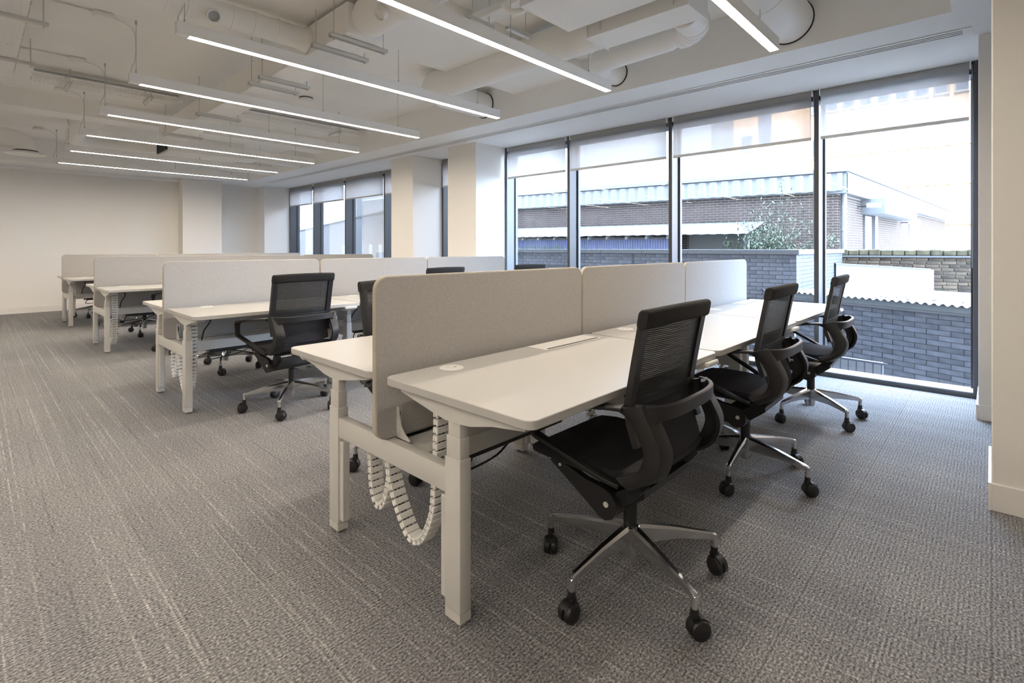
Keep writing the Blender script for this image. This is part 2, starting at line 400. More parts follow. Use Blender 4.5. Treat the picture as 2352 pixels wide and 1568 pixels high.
# ------------------------------------------------------------------ bench desks
CACHE = {}
def cpart(key, name, fn, m, parent, loc=None, smooth=True, label=None):
    if key not in CACHE: CACHE[key] = fn().done(name, smooth)
    return tag(link(name, CACHE[key], m, parent, loc), label)
ZT = 0.765
def slab_top(W):
    def f():
        q = MB(); w_ = W-0.016; d = 0.735; pts = [(x+w_/2, y-0.4175) for x, y in rrect(w_, d, 0.035, 6)]
        rings = []
        for dz, ins in ((-0.028, 0.002), (-0.026, 0.0), (-0.002, 0.0), (0.0, 0.002)):
            cx, cy = w_/2, -0.4175
            rings.append([(cx+(x-cx)*(1-2*ins/w_), cy+(y-cy)*(1-2*ins/d), ZT+dz) for x, y in pts])
        return q.loft(rings)
    return f
def wing():
    q = MB(); top = ZT-0.0285
    prof = [(-0.735, top), (-0.735, top-0.018), (-0.60, top-0.036), (-0.50, top-0.060), (-0.44, top-0.066), (-0.37, top-0.066), (-0.30, top-0.055), (-0.20, top-0.036), (-0.115, top-0.020), (-0.115, top)]
    return q.prism(prof, 'x', 0.0, 0.055)
def make_desk(W, label, group, loc, rz, flap=True):
    r = thing('desk', label, 'desk', loc, rz, group)
    cpart(('top', W), 'tabletop', slab_top(W), M['desk'], r)
    xr = W-0.016-0.034-0.058
    for x in (0.032, xr-0.002):
        cpart('wing', 'support_wing', wing, M['white_metal'], r, (x, 0, 0), False)
    cpart(('beamr', W), 'under_rail', lambda: MB().box(0.09, xr, -0.46, -0.43, ZT-0.052, ZT-0.0285).box(0.09, xr, -0.36, -0.33, ZT-0.052, ZT-0.0285), M['white_metal'], r, None, False)
    g = cpart('grom', 'cable_grommet', lambda: MB().lathe([(0.0, ZT+0.0035), (0.041, ZT+0.0035), (0.045, ZT+0.003), (0.049, ZT+0.001), (0.049, ZT-0.001)], 28, None, True), M['plastic_w'], r, (0.268, -0.125, 0))
    cpart('groms', 'grommet_slot', lambda: MB().box(0.004, 0.018, -0.010, -0.007, ZT+0.0035, ZT+0.0042).box(-0.012, -0.009, 0.008, 0.011, ZT+0.0035, ZT+0.0042), M['black'], g, None, False)
    if flap:
        fl = cpart('flap', 'power_flap', lambda: MB().box(-0.23, 0.23, -0.065, 0.060, ZT+0.0002, ZT+0.003, 0.0012, 1), M['plastic_w'], r, (1.03, -0.123, 0), False)
        cpart('flaps', 'flap_slot', lambda: MB().box(-0.21, 0.21, -0.057, -0.046, ZT+0.003, ZT+0.0036), M['black_hole'], fl, None, False)
    h = cpart('hand', 'control_handset', lambda: MB().box(-0.055, 0.055, -0.045, 0.03, -0.011, 0.011, 0.004, 2, Matrix.Rotation(R_(-18), 4, 'X')), M['plastic_w'], r, (W-0.12, -0.765, ZT-0.046))
    cpart('handb', 'handset_display', lambda: MB().box(-0.05, 0.05, -0.0465, -0.0445, -0.008, 0.002, 0, 1, Matrix.Rotation(R_(-18), 4, 'X')), M['grey_plastic'], h, None, False)
    return r
def make_frame(W, label, loc, group):
    r = thing('bench_frame', label, 'desk frame', loc, 0, group)
    xr = W-0.016-0.034-0.055
    for x in (0.034, xr):
        for s in (-1, 1):
            ya, yb = (-0.447, -0.368) if s < 0 else (0.362, 0.441)
            l = cpart(('leg', s), 'leg', lambda: MB().box(0, 0.05, ya, yb, 0.042, 0.549, 0.004, 2).box(0.001, 0.049, ya+0.001, yb-0.001, 0.010, 0.0415), M['white_metal'], r, (x, 0, 0))
            cpart(('foot', s), 'levelling_foot', lambda: MB().lathe([(0.018, 0.0), (0.018, 0.010)], 12, Matrix.Translation((0.025, (ya+yb)/2, 0))), M['black'], l)
            ca, cb = (-0.443, -0.372) if s < 0 else (0.366, 0.437)
            cpart(('colA', s), 'telescopic_column', lambda: MB().box(0.004, 0.046, ca, cb, 0.548, 0.620, 0.003, 2).box(0.008, 0.042, ca+0.005, cb-0.005, 0.615, 0.6755, 0.003, 2), M['white_metal'], l)
            yc0, yc1 = (-0.3675, -0.338) if s < 0 else (0.332, 0.3615)
            cpart(('cover', s), 'cable_cover', lambda: MB().box(0.008, 0.040, yc0, yc1, 0.06, 0.405, 0.002, 1), M['white_metal'], l)
        cpart('xbeam', 'crossbeam', lambda: MB().box(0.003, 0.045, -0.369, 0.363, 0.422, 0.507, 0.003, 2), M['white_metal'], r, (x, 0, 0))
    t = cpart(('tray', W), 'cable_tray', lambda: MB().box(0.085, xr, -0.19, -0.186, 0.42, 0.492).box(0.085, xr, 0.186, 0.19, 0.42, 0.492).box(0.085, xr, -0.19, 0.19, 0.418, 0.422), M['white_metal'], r, None, False)
    for a, b in ((-0.186, -0.02), (0.02, 0.186)):
        n = 3
        for k in range(n):
            x0 = 0.09+(xr-0.09)*k/n; x1 = 0.09+(xr-0.09)*(k+1)/n-0.004
            cpart(('lid', W, k, a), 'tray_lid', lambda: MB().box(x0, x1, a, b, 0.490, 0.494), M['white_metal'], t, None, False)
    cpart(('pbar', W), 'power_bar', lambda: MB().box(0.28, 0.95, -0.165, -0.105, 0.385, 0.417, 0.004, 1), M['black'], r)
    def cab():
        q = MB()
        q.tube(catmull([(0.30, -0.13, 0.39), (0.27, -0.15, 0.34), (0.34, -0.14, 0.33), (0.50, -0.15, 0.35), (0.62, -0.13, 0.39)], 6), 0.005, 6)
        q.tube(catmull([(0.24, -0.25, 0.712), (0.26, -0.25, 0.66), (0.23, -0.20, 0.58), (0.22, -0.17, 0.50)], 6), 0.006, 6)
        return q
    cpart('cab', 'power_cable', cab, M['cable'], r)
    cpart('cabw', 'white_cable', lambda: MB().tube(catmull([(0.70, -0.30, 0.71), (0.75, -0.27, 0.66), (0.88, -0.20, 0.58), (1.0, -0.18, 0.50)], 6), 0.005, 6), M['cable_w'], r)
    return r
def make_screen(W, label, loc, group):
    r = thing('desk_screen', label, 'desk screen', loc, 0, group)
    w_ = W-0.007; z0, z1 = 0.508, 1.141; rad = 0.055
    def pan():
        q = MB(); rings = []
        for y, ins in ((-0.0145, 0.006), (-0.0115, 0.002), (0.0115, 0.002), (0.0145, 0.006)):
            rings.append([(x, y, z+(z0+z1)/2) for x, z in rrect(w_-2*ins, z1-z0-2*ins, rad-ins, 8)])
        return q.loft(rings)
    cpart(('pan', W), 'felt_panel', pan, M['felt'], r)
    def pip():
        q = MB(); pts = [(x, 0, z+(z0+z1)/2) for x, z in rrect(w_-0.004, z1-z0-0.004, rad-0.002, 8)]
        rings = []
        for i, p in enumerate(pts):
            c = Vector((0, 0, (z0+z1)/2)); rings.append(p)
        def off(ins, y): return [(x, y, z+(z0+z1)/2) for x, z in rrect(w_-2*ins, z1-z0-2*ins, rad-ins, 8)]
        A = [off(0.0025, -0.0125), off(0.0, -0.009), off(0.0, 0.009), off(0.0025, 0.0125)]
        return q.loft(A, cap=False)
    cpart(('pip', W), 'edge_piping', pip, M['piping'], r)
    for x in (-w_/2+0.095, w_/2-0.095):
        b = cpart('brk', 'screen_bracket', lambda: MB().prism([(-0.0148, 0.508), (-0.10, 0.508), (-0.10, 0.516), (-0.07, 0.530), (-0.045, 0.555), (-0.032, 0.60), (-0.029, 0.625), (-0.0148, 0.628)], 'x', -0.002, 0.002).box(-0.0015, 0.022, -0.0175, -0.0148, 0.508, 0.628), M['white_metal'], r, (x, 0, 0), False)
        cpart('brkh', 'bracket_slot', lambda: MB().box(0.009, 0.014, -0.0182, -0.0174, 0.57, 0.605), M['black_hole'], b, None, False)
    return r
def make_chain(label, loc, path, group, rz=0.0):
    r = thing('cable_chain', label, 'cable chain', loc, rz, group)
    P = catmull(path, 14); L = [0.0]
    for a, b in zip(P[:-1], P[1:]): L.append(L[-1]+(b-a).length)
    pitch = 0.029; n = int(L[-1]/pitch)
    if 'link' not in CACHE:
        q = MB(); q.box(-0.030, 0.030, 0.004, 0.013, -0.0115, 0.0115, 0.0025, 1); q.box(-0.030, 0.030, -0.013, -0.004, -0.0115, 0.0115, 0.0025, 1); q.box(-0.026, -0.020, -0.005, 0.005, -0.009, 0.009); q.box(0.020, 0.026, -0.005, 0.005, -0.009, 0.009)
        CACHE['link'] = q.done('chain_link', False); CACHE['link'].materials.append(M['plastic_w'])
    def at(s):
        for i in range(len(L)-1):
            if L[i+1] >= s:
                t = (s-L[i])/max(1e-9, L[i+1]-L[i]); return P[i].lerp(P[i+1], t), (P[i+1]-P[i]).normalized()
        return P[-1], (P[-1]-P[-2]).normalized()
    for k in range(n):
        p, t = at((k+0.5)*pitch)
        x = Vector((1, 0, 0)); y = t.cross(x).normalized(); x = y.cross(t).normalized()
        o = link('chain_link', CACHE['link'], None, r)
        o.matrix_local = Matrix.Translation(p) @ Matrix((x, y, t)).transposed().to_4x4()
    q = MB(); q.tube([v + Vector((0.008, 0, 0)) for v in P], 0.0045, 6); q.tube([v - Vector((0.008, 0, 0)) for v in P], 0.0045, 6)
    part('inner_cable', q, M['cable'], r)
    return r
ROWS = [(1.066, 1.716, 1.345), (1.071, 4.853, 1.317), (1.062, 8.105, 1.317), (1.035, 11.046, 1.317)]
RN = ['the front bench', 'the second bench', 'the third bench', 'the farthest bench']
PN = ['open left end', 'middle', 'window end']
for ri, (X0, YC, W) in enumerate(ROWS):
    pitch = W if ri != 2 else 1.305
    for k in range(3):
        x = X0 + k*pitch
        make_frame(W, 'white steel legs and beam carrying the %s desks of %s' % (PN[k], RN[ri]), (x, YC, 0), 'bench frames')
        make_desk(W, 'white desk at the %s of %s, camera side of its screen' % (PN[k], RN[ri]), 'white bench desks', (x, YC, 0), 0)
        make_desk(W, 'white desk at the %s of %s, far side of its screen' % (PN[k], RN[ri]), 'white bench desks', (x+W-0.016, YC, 0), PI, False)
        make_screen(W, 'grey felt screen at the %s of %s' % (PN[k], RN[ri]), (x+W/2-0.015, YC, 0), 'grey felt desk screens')
# cable chains hanging from the desks
UP = [(0.105, -0.265, 0.725), (0.105, -0.262, 0.55), (0.105, -0.250, 0.40), (0.105, -0.235, 0.28), (0.105, -0.17, 0.165), (0.105, -0.09, 0.15), (0.105, -0.01, 0.24), (0.105, 0.035, 0.33), (0.105, 0.05, 0.40)]
UR = [(0.105, -0.06, 0.41), (0.105, -0.075, 0.30), (0.105, -0.11, 0.20), (0.105, -0.16, 0.175), (0.105, -0.20, 0.24), (0.105, -0.215, 0.40)]
U2 = [(0.125, -0.30, 0.725), (0.125, -0.30, 0.50), (0.125, -0.29, 0.33), (0.125, -0.24, 0.17), (0.125, -0.14, 0.10), (0.125, -0.05, 0.18), (0.125, 0.0, 0.30), (0.125, 0.02, 0.40)]
U3 = [(0.145, -0.33, 0.725), (0.145, -0.33, 0.50), (0.145, -0.32, 0.30), (0.145, -0.28, 0.12), (0.145, -0.20, 0.07), (0.145, -0.13, 0.16), (0.145, -0.11, 0.40)]
for ri, (X0, YC, W) in enumerate(ROWS):
    ks = (0, 1, 2) if ri == 0 else ((0, 1) if ri == 1 else (0,))
    for k in ks:
        make_chain('white jointed cable chain under the %s desk of %s, camera side' % (PN[k], RN[ri]), (X0+k*W, YC, 0), [UP, U2, U3, UP][ri], 'white cable chains')
    if ri < 2:
        make_chain('white jointed cable chain under the open left end desk of %s, far side' % RN[ri], (X0+0.23, YC, 0), UR, 'white cable chains', PI)
# ------------------------------------------------------------------ task chairs
def lerp(a, b, t): return tuple(x+(y-x)*t for x, y in zip(a, b))
def seat_mb():
    st = [(0.306, 0.466, 0.012, 0.195), (0.300, 0.483, 0.028, 0.220), (0.27, 0.496, 0.040, 0.234), (0.20, 0.503, 0.046, 0.240), (0.06, 0.500, 0.048, 0.241), (-0.06, 0.494, 0.048, 0.236), (-0.13, 0.500, 0.046, 0.228), (-0.175, 0.514, 0.040, 0.220), (-0.19, 0.525, 0.020, 0.205)]
    rings = []
    for y, zt, th, hw in st:
        ring = []
        for x, z in rrect(2*hw, th, min(0.018, th*0.45), 5):
            crown = 0.010*(1-(x/hw)**2) if z > 0 else 0
            edge = 0.006*(abs(x)/hw)**3
            ring.append((x, y, zt-th/2+z+crown*0.6+edge))
        rings.append(ring)
    return MB().loft(rings)
def back_y(z):
    pts = [(0.52, -0.185), (0.60, -0.160), (0.67, -0.135), (0.735, -0.128), (0.88, -0.155), (1.06, -0.190)]
    for (a, ya), (b, yb) in zip(pts[:-1], pts[1:]):
        if z <= b: return ya+(yb-ya)*(z-a)/(b-a)
    return pts[-1][1]
def panel_mb(z0, z1, hw0, hw1, bulge, nz=8, nx=8, th=0.003):
    vs = []; fs = []
    for f in (0, 1):
        for i in range(nz+1):
            z = z0+(z1-z0)*i/nz; hw = hw0+(hw1-hw0)*i/nz
            for j in range(nx+1):
                x = -hw+2*hw*j/nx; vs.append((x, back_y(z)-bulge*(1-(x/hw)**2)-th*f, z))
    N = (nz+1)*(nx+1); W_ = nx+1
    for i in range(nz):
        for j in range(nx):
            a = i*W_+j; fs.append((a, a+1, a+W_+1, a+W_)); fs.append((N+a, N+a+W_, N+a+W_+1, N+a+1))
    for j in range(nx): fs.append((j, N+j, N+j+1, j+1)); a = nz*W_+j; fs.append((a, a+1, N+a+1, N+a))
    for i in range(nz): a = i*W_; fs.append((a, a+W_, N+a+W_, N+a)); a = i*W_+nx; fs.append((a, N+a, N+a+W_, a+W_))
    return MB().raw(vs, fs)
def back_frame_mb():
    q = MB()
    sec = [(-0.011, -0.019), (0.011, -0.019), (0.013, 0), (0.011, 0.019), (-0.011, 0.019)]
    for s in (-1, 1):
        P = [(s*0.226, back_y(z)-0.001, z) for z in (0.60, 0.67, 0.735, 0.80, 0.88, 0.96, 1.035)]
        q.sweep(P, [(a, b) for a, b in sec], up=(1, 0, 0))
    q.sweep([(x, back_y(0.735)-0.004-0.020*(1-(x/0.22)**2), 0.735) for x in (-0.22, -0.15, -0.07, 0, 0.07, 0.15, 0.22)], [(-0.007, -0.012), (0.007, -0.012), (0.007, 0.012), (-0.007, 0.012)])
    return q
def head_mb():
    rings = []
    for x in (-0.247, -0.243, -0.20, -0.12, 0, 0.12, 0.20, 0.243, 0.247):
        k = 0.86 if abs(x) > 0.245 else 1.0
        yc = back_y(1.02)-0.004-0.018*(1-(x/0.25)**2); zc = 1.018+0.006*(1-(x/0.25)**2)
        rings.append([(x, yc+a*k - (b*k)*0.18, zc+b*k) for a, b in rrect(0.040, 0.066, 0.017, 5)])
    return MB().loft(rings)
def ring_mb():
    P = []; rings = []; N = 30
    for k in range(N+1):
        a = PI*k/N; c = math.cos(a); sn = math.sin(a)
        P.append(Vector((-0.246*math.copysign(abs(c)**0.62, c), -0.165-0.085*sn**0.9, 0.722-0.004*sn)))
    for k, p in enumerate(P):
        t = (P[min(k+1, N)]-P[max(k-1, 0)]).normalized(); o = Vector((-t.y, t.x, 0)).normalized()
        f = max(0.0, (abs(p.x)-0.165)/0.081); dn = 0.021+0.050*f**3
        rings.append([p+o*a_+Vector((0, 0, b_)) for a_, b_ in ((0.009, -dn), (0.009, 0.021), (0.005, 0.024), (-0.006, 0.023), (-0.009, 0.019), (-0.009, -dn+0.002), (-0.006, -dn-0.001), (0.005, -dn-0.002))])
    return MB().loft(rings)
def shell_mb(s):
    st = [((-0.080, 0.713), (-0.188, 0.745), (-0.205, 0.742)), ((-0.140, 0.688), (-0.210, 0.695), (-0.224, 0.69)), ((-0.189, 0.604), (-0.250, 0.616), (-0.263, 0.606)), ((-0.181, 0.548), (-0.243, 0.549), (-0.254, 0.540)), ((-0.153, 0.512), (-0.206, 0.503), (-0.220, 0.496)), ((-0.090, 0.486), (-0.140, 0.462), (-0.152, 0.455))]
    A = [catmull([(p[k][0], p[k][1], 0) for p in st], 5) for k in range(3)]
    rings = []
    for I, S, Q in zip(*A):
        d = (I-S).normalized()
        m_ = (I+S)/2; si = S+d*0.016; qi = Q+d*0.014
        pts = [(-0.250, I), (-0.262, m_), (-0.256, S), (-0.246, S-d*0.006), (-0.192, Q), (-0.192, qi), (-0.236, si), (-0.238, m_), (-0.232, I)]
        rings.append([(x*(-s), p[0], p[1]) for x, p in pts])
    return MB().loft(rings)
def arm_mb(s):
    P = catmull([(0.246, -0.115, 0.722), (0.262, -0.06, 0.720), (0.290, 0.05, 0.707), (0.312, 0.160, 0.690), (0.319, 0.190, 0.684), (0.324, 0.206, 0.668), (0.324, 0.206, 0.620), (0.322, 0.203, 0.590), (0.316, 0.188, 0.574), (0.285, 0.08, 0.527), (0.258, -0.03, 0.480), (0.244, -0.10, 0.462)], 4)
    n = len(P); rings = []
    for i, p in enumerate(P):
        t = (P[min(i+1, n-1)]-P[max(i-1, 0)]).normalized(); x = Vector((1, 0, 0)); nn = t.cross(x).normalized(); x = nn.cross(t).normalized()
        f = i/(n-1); hw = 0.027 if f < 0.3 else (0.027-0.009*min(1, (f-0.3)/0.25)); th = 0.0085 if f > 0.3 else 0.0075
        rings.append([p + x*(a*hw/0.02) + nn*(b*th/0.008) for a, b in rrect(0.04, 0.016, 0.005, 3)])
    for r_ in rings:
        for v in r_: v.x *= s
    return MB().loft(rings)
def mech_mb():
    q = MB()
    lobe = [(0.232, 0.455), (0.222, 0.470), (0.205, 0.472), (0.16, 0.455), (0.06, 0.424), (-0.01, 0.416), (-0.045, 0.404), (-0.066, 0.378), (-0.068, 0.345), (-0.052, 0.318), (-0.025, 0.306), (0.0, 0.311), (0.03, 0.330), (0.10, 0.375), (0.20, 0.436)]
    q.prism(lobe, 'x', -0.212, -0.186); q.prism(lobe, 'x', 0.186, 0.212)
    q.box(-0.19, 0.19, -0.055, 0.06, 0.316, 0.385, 0.01, 2)
    q.box(-0.17, 0.17, -0.12, 0.22, 0.436, 0.452, 0.004, 1)
    q.box(-0.20, 0.20, 0.195, 0.222, 0.445, 0.468)
    return q
def carrier_mb():
    q = MB()
    for s in (-1, 1):
        q.sweep([(s*0.166, -0.020, 0.352), (s*0.172, -0.09, 0.396), (s*0.190, -0.140, 0.446), (s*0.205, -0.162, 0.474)], [(-0.022, -0.019), (0.022, -0.019), (0.022, 0.019), (-0.022, 0.019)], up=(1, 0, 0))
    q.prism([(-0.055, 0.372), (-0.075, 0.345), (-0.150, 0.404), (-0.150, 0.428), (-0.13, 0.428)], 'x', -0.166, 0.166)
    return q
def leg_mb():
    rings = []
    for r_, zt, dp, hw in ((0.015, 0.205, 0.075, 0.020), (0.05, 0.204, 0.072, 0.019), (0.18, 0.184, 0.046, 0.0145), (0.29, 0.161, 0.030, 0.0115), (0.322, 0.154, 0.029, 0.011), (0.337, 0.149, 0.030, 0.011), (0.3445, 0.140, 0.024, 0.0085)):
        rings.append([(r_, y, z) for y, z in ((hw*0.55, zt), (hw, zt-dp*0.16), (hw*0.9, zt-dp*0.6), (hw*0.6, zt-dp), (-hw*0.6, zt-dp), (-hw*0.9, zt-dp*0.6), (-hw, zt-dp*0.16), (-hw*0.55, zt))])
    q = MB().loft(rings)
    return q.lathe([(0.0115, 0.096), (0.0115, 0.145)], 12, Matrix.Translation((0.334, 0, 0)))
def wheel_mb(s):
    prof = [(0.0, 0.0275), (0.022, 0.0275), (0.030, 0.0245), (0.0335, 0.019), (0.034, 0.012), (0.034, 0.006), (0.032, 0.0035), (0.0, 0.0035)]
    return MB().lathe(prof, 22, Matrix.Translation((0.014, 0, 0.034)) @ Matrix.Rotation(PI/2*s, 4, 'X'))
def caster_mb():
    q = MB().lathe([(0.0135, 0.070), (0.0135, 0.096), (0.011, 0.098)], 12)
    n = 9; arc = [(0.014+0.0375*math.cos(R_(35+20*k)), 0.034+0.0375*math.sin(R_(35+20*k))) for k in range(n)]
    arc2 = [(0.014+0.0350*math.cos(R_(195-20*k)), 0.034+0.0350*math.sin(R_(195-20*k))) for k in range(n)]
    q.prism(arc+arc2, 'y', -0.016, 0.016)
    q.box(-0.012, 0.03, -0.003, 0.003, 0.02, 0.068)
    q.prism([(-0.012, 0.062), (0.014, 0.068), (0.010, 0.078), (-0.011, 0.078)], 'y', -0.012, 0.012)
    return q
M['mech_grey'] = mat('mechanism_black', (0.010, 0.010, 0.011), 0.5)
M['shell'] = mat('black_shell_plastic', (0.013, 0.013, 0.0135), 0.48)
M['head'] = mat('charcoal_pad_fabric', (0.014, 0.014, 0.0145), 0.9, noise=0.3, nscale=300, bump=0.3, bscale=400)
def make_chair(label, loc, rz, base_deg, group='black mesh task chairs'):
    r = thing('task_chair', label, 'office chair', (loc[0], loc[1], 0), R_(rz), group)
    P = lambda key, name, fn, m, par=r, smooth=True: cpart(('ch', key), name, fn, m, par, None, smooth)
    P('seat', 'seat', seat_mb, M['black_soft'])
    P('bf', 'back_frame', back_frame_mb, M['black'])
    P('mp', 'mesh_panel', lambda: panel_mb(0.735, 1.0, 0.212, 0.212, 0.020), M['mesh'])
    P('lp', 'lumbar_panel', lambda: panel_mb(0.535, 0.733, 0.205, 0.214, 0.022), M['black_soft'])
    P('hd', 'head_pad', head_mb, M['head'])
    P('rg', 'back_ring', ring_mb, M['shell'])
    for s in (-1, 1):
        P(('sh', s), 'side_shell', lambda: shell_mb(s), M['shell'])
        P(('ar', s), 'armrest', lambda: arm_mb(s), M['shell'])
    m_ = P('me', 'tilt_mechanism', mech_mb, M['mech_grey'], r, True)
    for s in (-1, 1):
        for y, z, rr in ((-0.028, 0.362, 0.010), (0.172, 0.443, 0.006), (0.218, 0.459, 0.006)):
            cpart(('bolt', s, y), 'bolt', lambda: MB().lathe([(rr, 0), (rr, 0.003), (rr*0.6, 0.0035)], 14, Matrix.Translation((s*0.212, y, z)) @ Matrix.Rotation(s*PI/2, 4, 'Y')), M['steel'], m_)
    P('ca', 'back_carrier', carrier_mb, M['mech_grey'])
    P('gc', 'gas_column', lambda: MB().lathe([(0.026, 0.19), (0.026, 0.300), (0.018, 0.302), (0.018, 0.318)], 18), M['black'])
    b = P('hub', 'star_base', lambda: MB().lathe([(0.024, 0.080), (0.026, 0.082), (0.029, 0.125), (0.034, 0.185), (0.036, 0.200), (0.027, 0.206)], 18), M['chrome'])
    for k in range(5):
        a = R_(base_deg+72*k-rz)
        l = cpart(('ch', 'leg'), 'base_leg', leg_mb, M['chrome'], b); l.rotation_euler = (0, 0, a)
        c = cpart(('ch', 'caster'), 'caster', caster_mb, M['black'], r)
        c.location = (0.334*math.cos(a), 0.334*math.sin(a), 0)
        c.rotation_euler = (0, 0, a + R_([35, -110, 160, 70, -40][k] + (base_deg*3) % 50))
        for s in (-1, 1): cpart(('ch', 'wheel', s), 'wheel', lambda: wheel_mb(s), M['black'], c)
    return r
make_chair('black mesh task chair nearest the camera, at the front bench', (1.72, 1.0), 0, 247)
make_chair('black mesh task chair at the middle desk of the front bench, camera side', (2.965, 1.0), 1, 257)
make_chair('black mesh task chair closest to the floor-to-ceiling window', (4.29, 0.98), 2, 232)
make_chair('black mesh task chair behind the front bench, half hidden by its felt screen', (1.80, 2.50), 178, 235)
make_chair('black mesh task chair seen from behind at the second bench', (1.74, 4.02), 5, 232)
make_chair('black mesh task chair showing only its top above the front screen, left one', (3.30, 4.22), 3, 200)
make_chair('black mesh task chair showing only its top above the front screen, right one', (4.62, 4.22), -4, 215)
make_chair('black mesh task chair on the far side of the second bench', (1.82, 5.80), 178, 245)
make_chair('black mesh task chair at the third bench, half hidden by the second bench screen', (1.84, 7.20), -2, 226)
make_chair('black mesh task chair on the far side of the third bench', (1.74, 8.98), 182, 250)
make_chair('black mesh task chair on the camera side of the farthest bench', (1.68, 10.20), 4, 222)
make_chair('black mesh task chair on the far side of the farthest bench', (1.62, 11.95), 180, 236)

# ------------------------------------------------------------------ linear pendant lights
def light(k, y, label, xo=0.0):
    r = thing('linear_light', label, 'ceiling light', (xo, y, 2.67), group='white linear pendant lights')
    x0, x1 = 0.935, 3.975
    q = MB(); q.box(x0, x1, -0.0325, -0.0290, 0.0, 0.085); q.box(x0, x1, 0.0290, 0.0325, 0.0, 0.085); q.box(x0, x1, -0.029, 0.029, 0.012, 0.085)
    q.box(x0, x0+0.005, -0.0290, 0.029, 0.0, 0.012); q.box(x1-0.004, x1, -0.029, 0.029, 0.0, 0.012)
    part('light_body', q, M['plastic_w'], r, False)
    part('led_strip', MB().box(x0+0.078, x1-0.005, -0.0288, 0.0288, 0.001, 0.011), M['led'], r, False)
    s = part('sensor_plate', MB().box(x0+0.006, x0+0.077, -0.0285, 0.0285, 0.001, 0.011), M['plastic_w'], r, False)
    for xx in (0.985, 2.68, 3.66):
        h = ZC-2.67-0.0
        wv = MB().tube([(xx, 0, 0.083), (xx, 0, h-0.004)], 0.0022, 6).lathe([(0.010, 0), (0.010, 0.003), (0.005, 0.006), (0.005, 0.03)], 8, Matrix.Translation((xx, 0, 0.0845)), True).lathe([(0.008, h-0.035), (0.008, h-0.004)], 8, Matrix.Translation((xx, 0, 0)), True)
        part('suspension_wire', wv, M['grey_plastic'], r)
    part('flex', MB().tube(catmull([(0.955, 0, 0.084), (0.95, 0.005, 0.12), (0.982, 0.012, 0.22), (0.980, 0.014, h-0.12), (0.93, 0.02, h-0.05), (0.82, 0.02, h-0.022)], 5), 0.0038, 6), M['cable_w'], r)
    part('junction_box', MB().box(0.70, 0.83, -0.02, 0.06, h-0.042, h-0.002, 0.008, 2), M['plastic_w'], r)
    return r
LN = ['nearest the window pier at the top right', 'second nearest the camera, crossing the top of the view', 'third from the camera', 'fourth from the camera', 'fifth from the camera', 'sixth from the camera', 'seventh from the camera', 'nearest the back wall']
for k, y in enumerate((1.14, 2.535, 3.945, 5.40, 6.885, 8.33, 9.83, 11.34)):
    light(k, y, 'white linear pendant light ' + LN[k])

for k, y in enumerate((-1.8, -0.33, 1.14, 2.535, 3.945, 5.40, 6.885, 8.33, 9.83, 11.34)):
    light(k, y, 'white linear pendant light of the bank left of the view, %s from the camera end' % ('first second third fourth fifth sixth seventh eighth ninth tenth'.split()[k]), -4.75)

# ------------------------------------------------------------------ ceiling services
def arc_path(c, u, v, r, n=8, a0=0, a1=90):
    c, u, v = Vector(c), Vector(u), Vector(v)
    return [c + u*(r*math.cos(R_(a0+(a1-a0)*k/n))) + v*(r*math.sin(R_(a0+(a1-a0)*k/n))) for k in range(n+1)]
def collar(p, d, r):
    d = Vector(d).normalized(); m = Matrix.Translation(p) @ d.to_track_quat('Z', 'Y').to_matrix().to_4x4()
    return MB().lathe([(r, -0.012), (r+0.004, -0.010), (r+0.004, 0.010), (r, 0.012)], 28, m, False)
# rectangular duct with round run towards the camera
r = thing('rectangular_duct', 'white rectangular duct slung under the slab left of the middle lights', 'duct')
for y0, y1 in ((3.38, 4.35), (4.355, 5.9), (5.905, 7.4), (7.405, 8.74)):
    part('duct_section', MB().box(1.86, 2.15, y0, y1, 2.80, 3.03, 0.004, 1), M['duct'], r, False)
q = MB(); q.tube([(2.0, 3.38, 2.935), (2.0, 3.30, 2.93), (2.0, -3.6, 2.93)], [0.105, 0.135, 0.135], 28)
part('round_branch', q, M['duct'], r)
for y in (2.9, 2.3, 1.6): part('duct_collar', collar((2.0, y, 2.93), (0, 1, 0), 0.135), M['duct'], r)
d_ = part('inspection_spout', MB().lathe([(0.045, 0), (0.045, 0.05), (0.038, 0.05), (0.038, 0.03), (0.0, 0.03)], 20, Matrix.Translation((1.90, 2.98, 2.84)) @ Matrix.Rotation(R_(220), 4, 'Y'), False), M['duct'], r)
# round duct entering its side
r = thing('round_duct', 'white round spiral duct running left into the rectangular duct side', 'duct')
part('duct_pipe', MB().tube([(-6.9, 4.02, 2.925), (1.78, 4.02, 2.925), (1.859, 4.02, 2.92)], [0.085, 0.085, 0.100], 26), M['duct'], r)
for x in (0.9, 1.02, 1.30, 1.45, 1.62): part('duct_collar', collar((x, 4.02, 2.925), (1, 0, 0), 0.085), M['duct'], r)
b = part('damper_housing', MB().lathe([(0.045, -0.02), (0.045, 0.035), (0.038, 0.035), (0.038, 0.01), (0.0, 0.01)], 22, Matrix.Translation((1.16, 3.955, 2.875)) @ Matrix.Rotation(R_(125), 4, 'X'), False), M['duct'], r)
part('damper_blade', MB().lathe([(0.037, 0.012), (0.0, 0.012)], 20, Matrix.Translation((1.16, 3.955, 2.875)) @ Matrix.Rotation(R_(125), 4, 'X'), False), M['grey_plastic'], b)
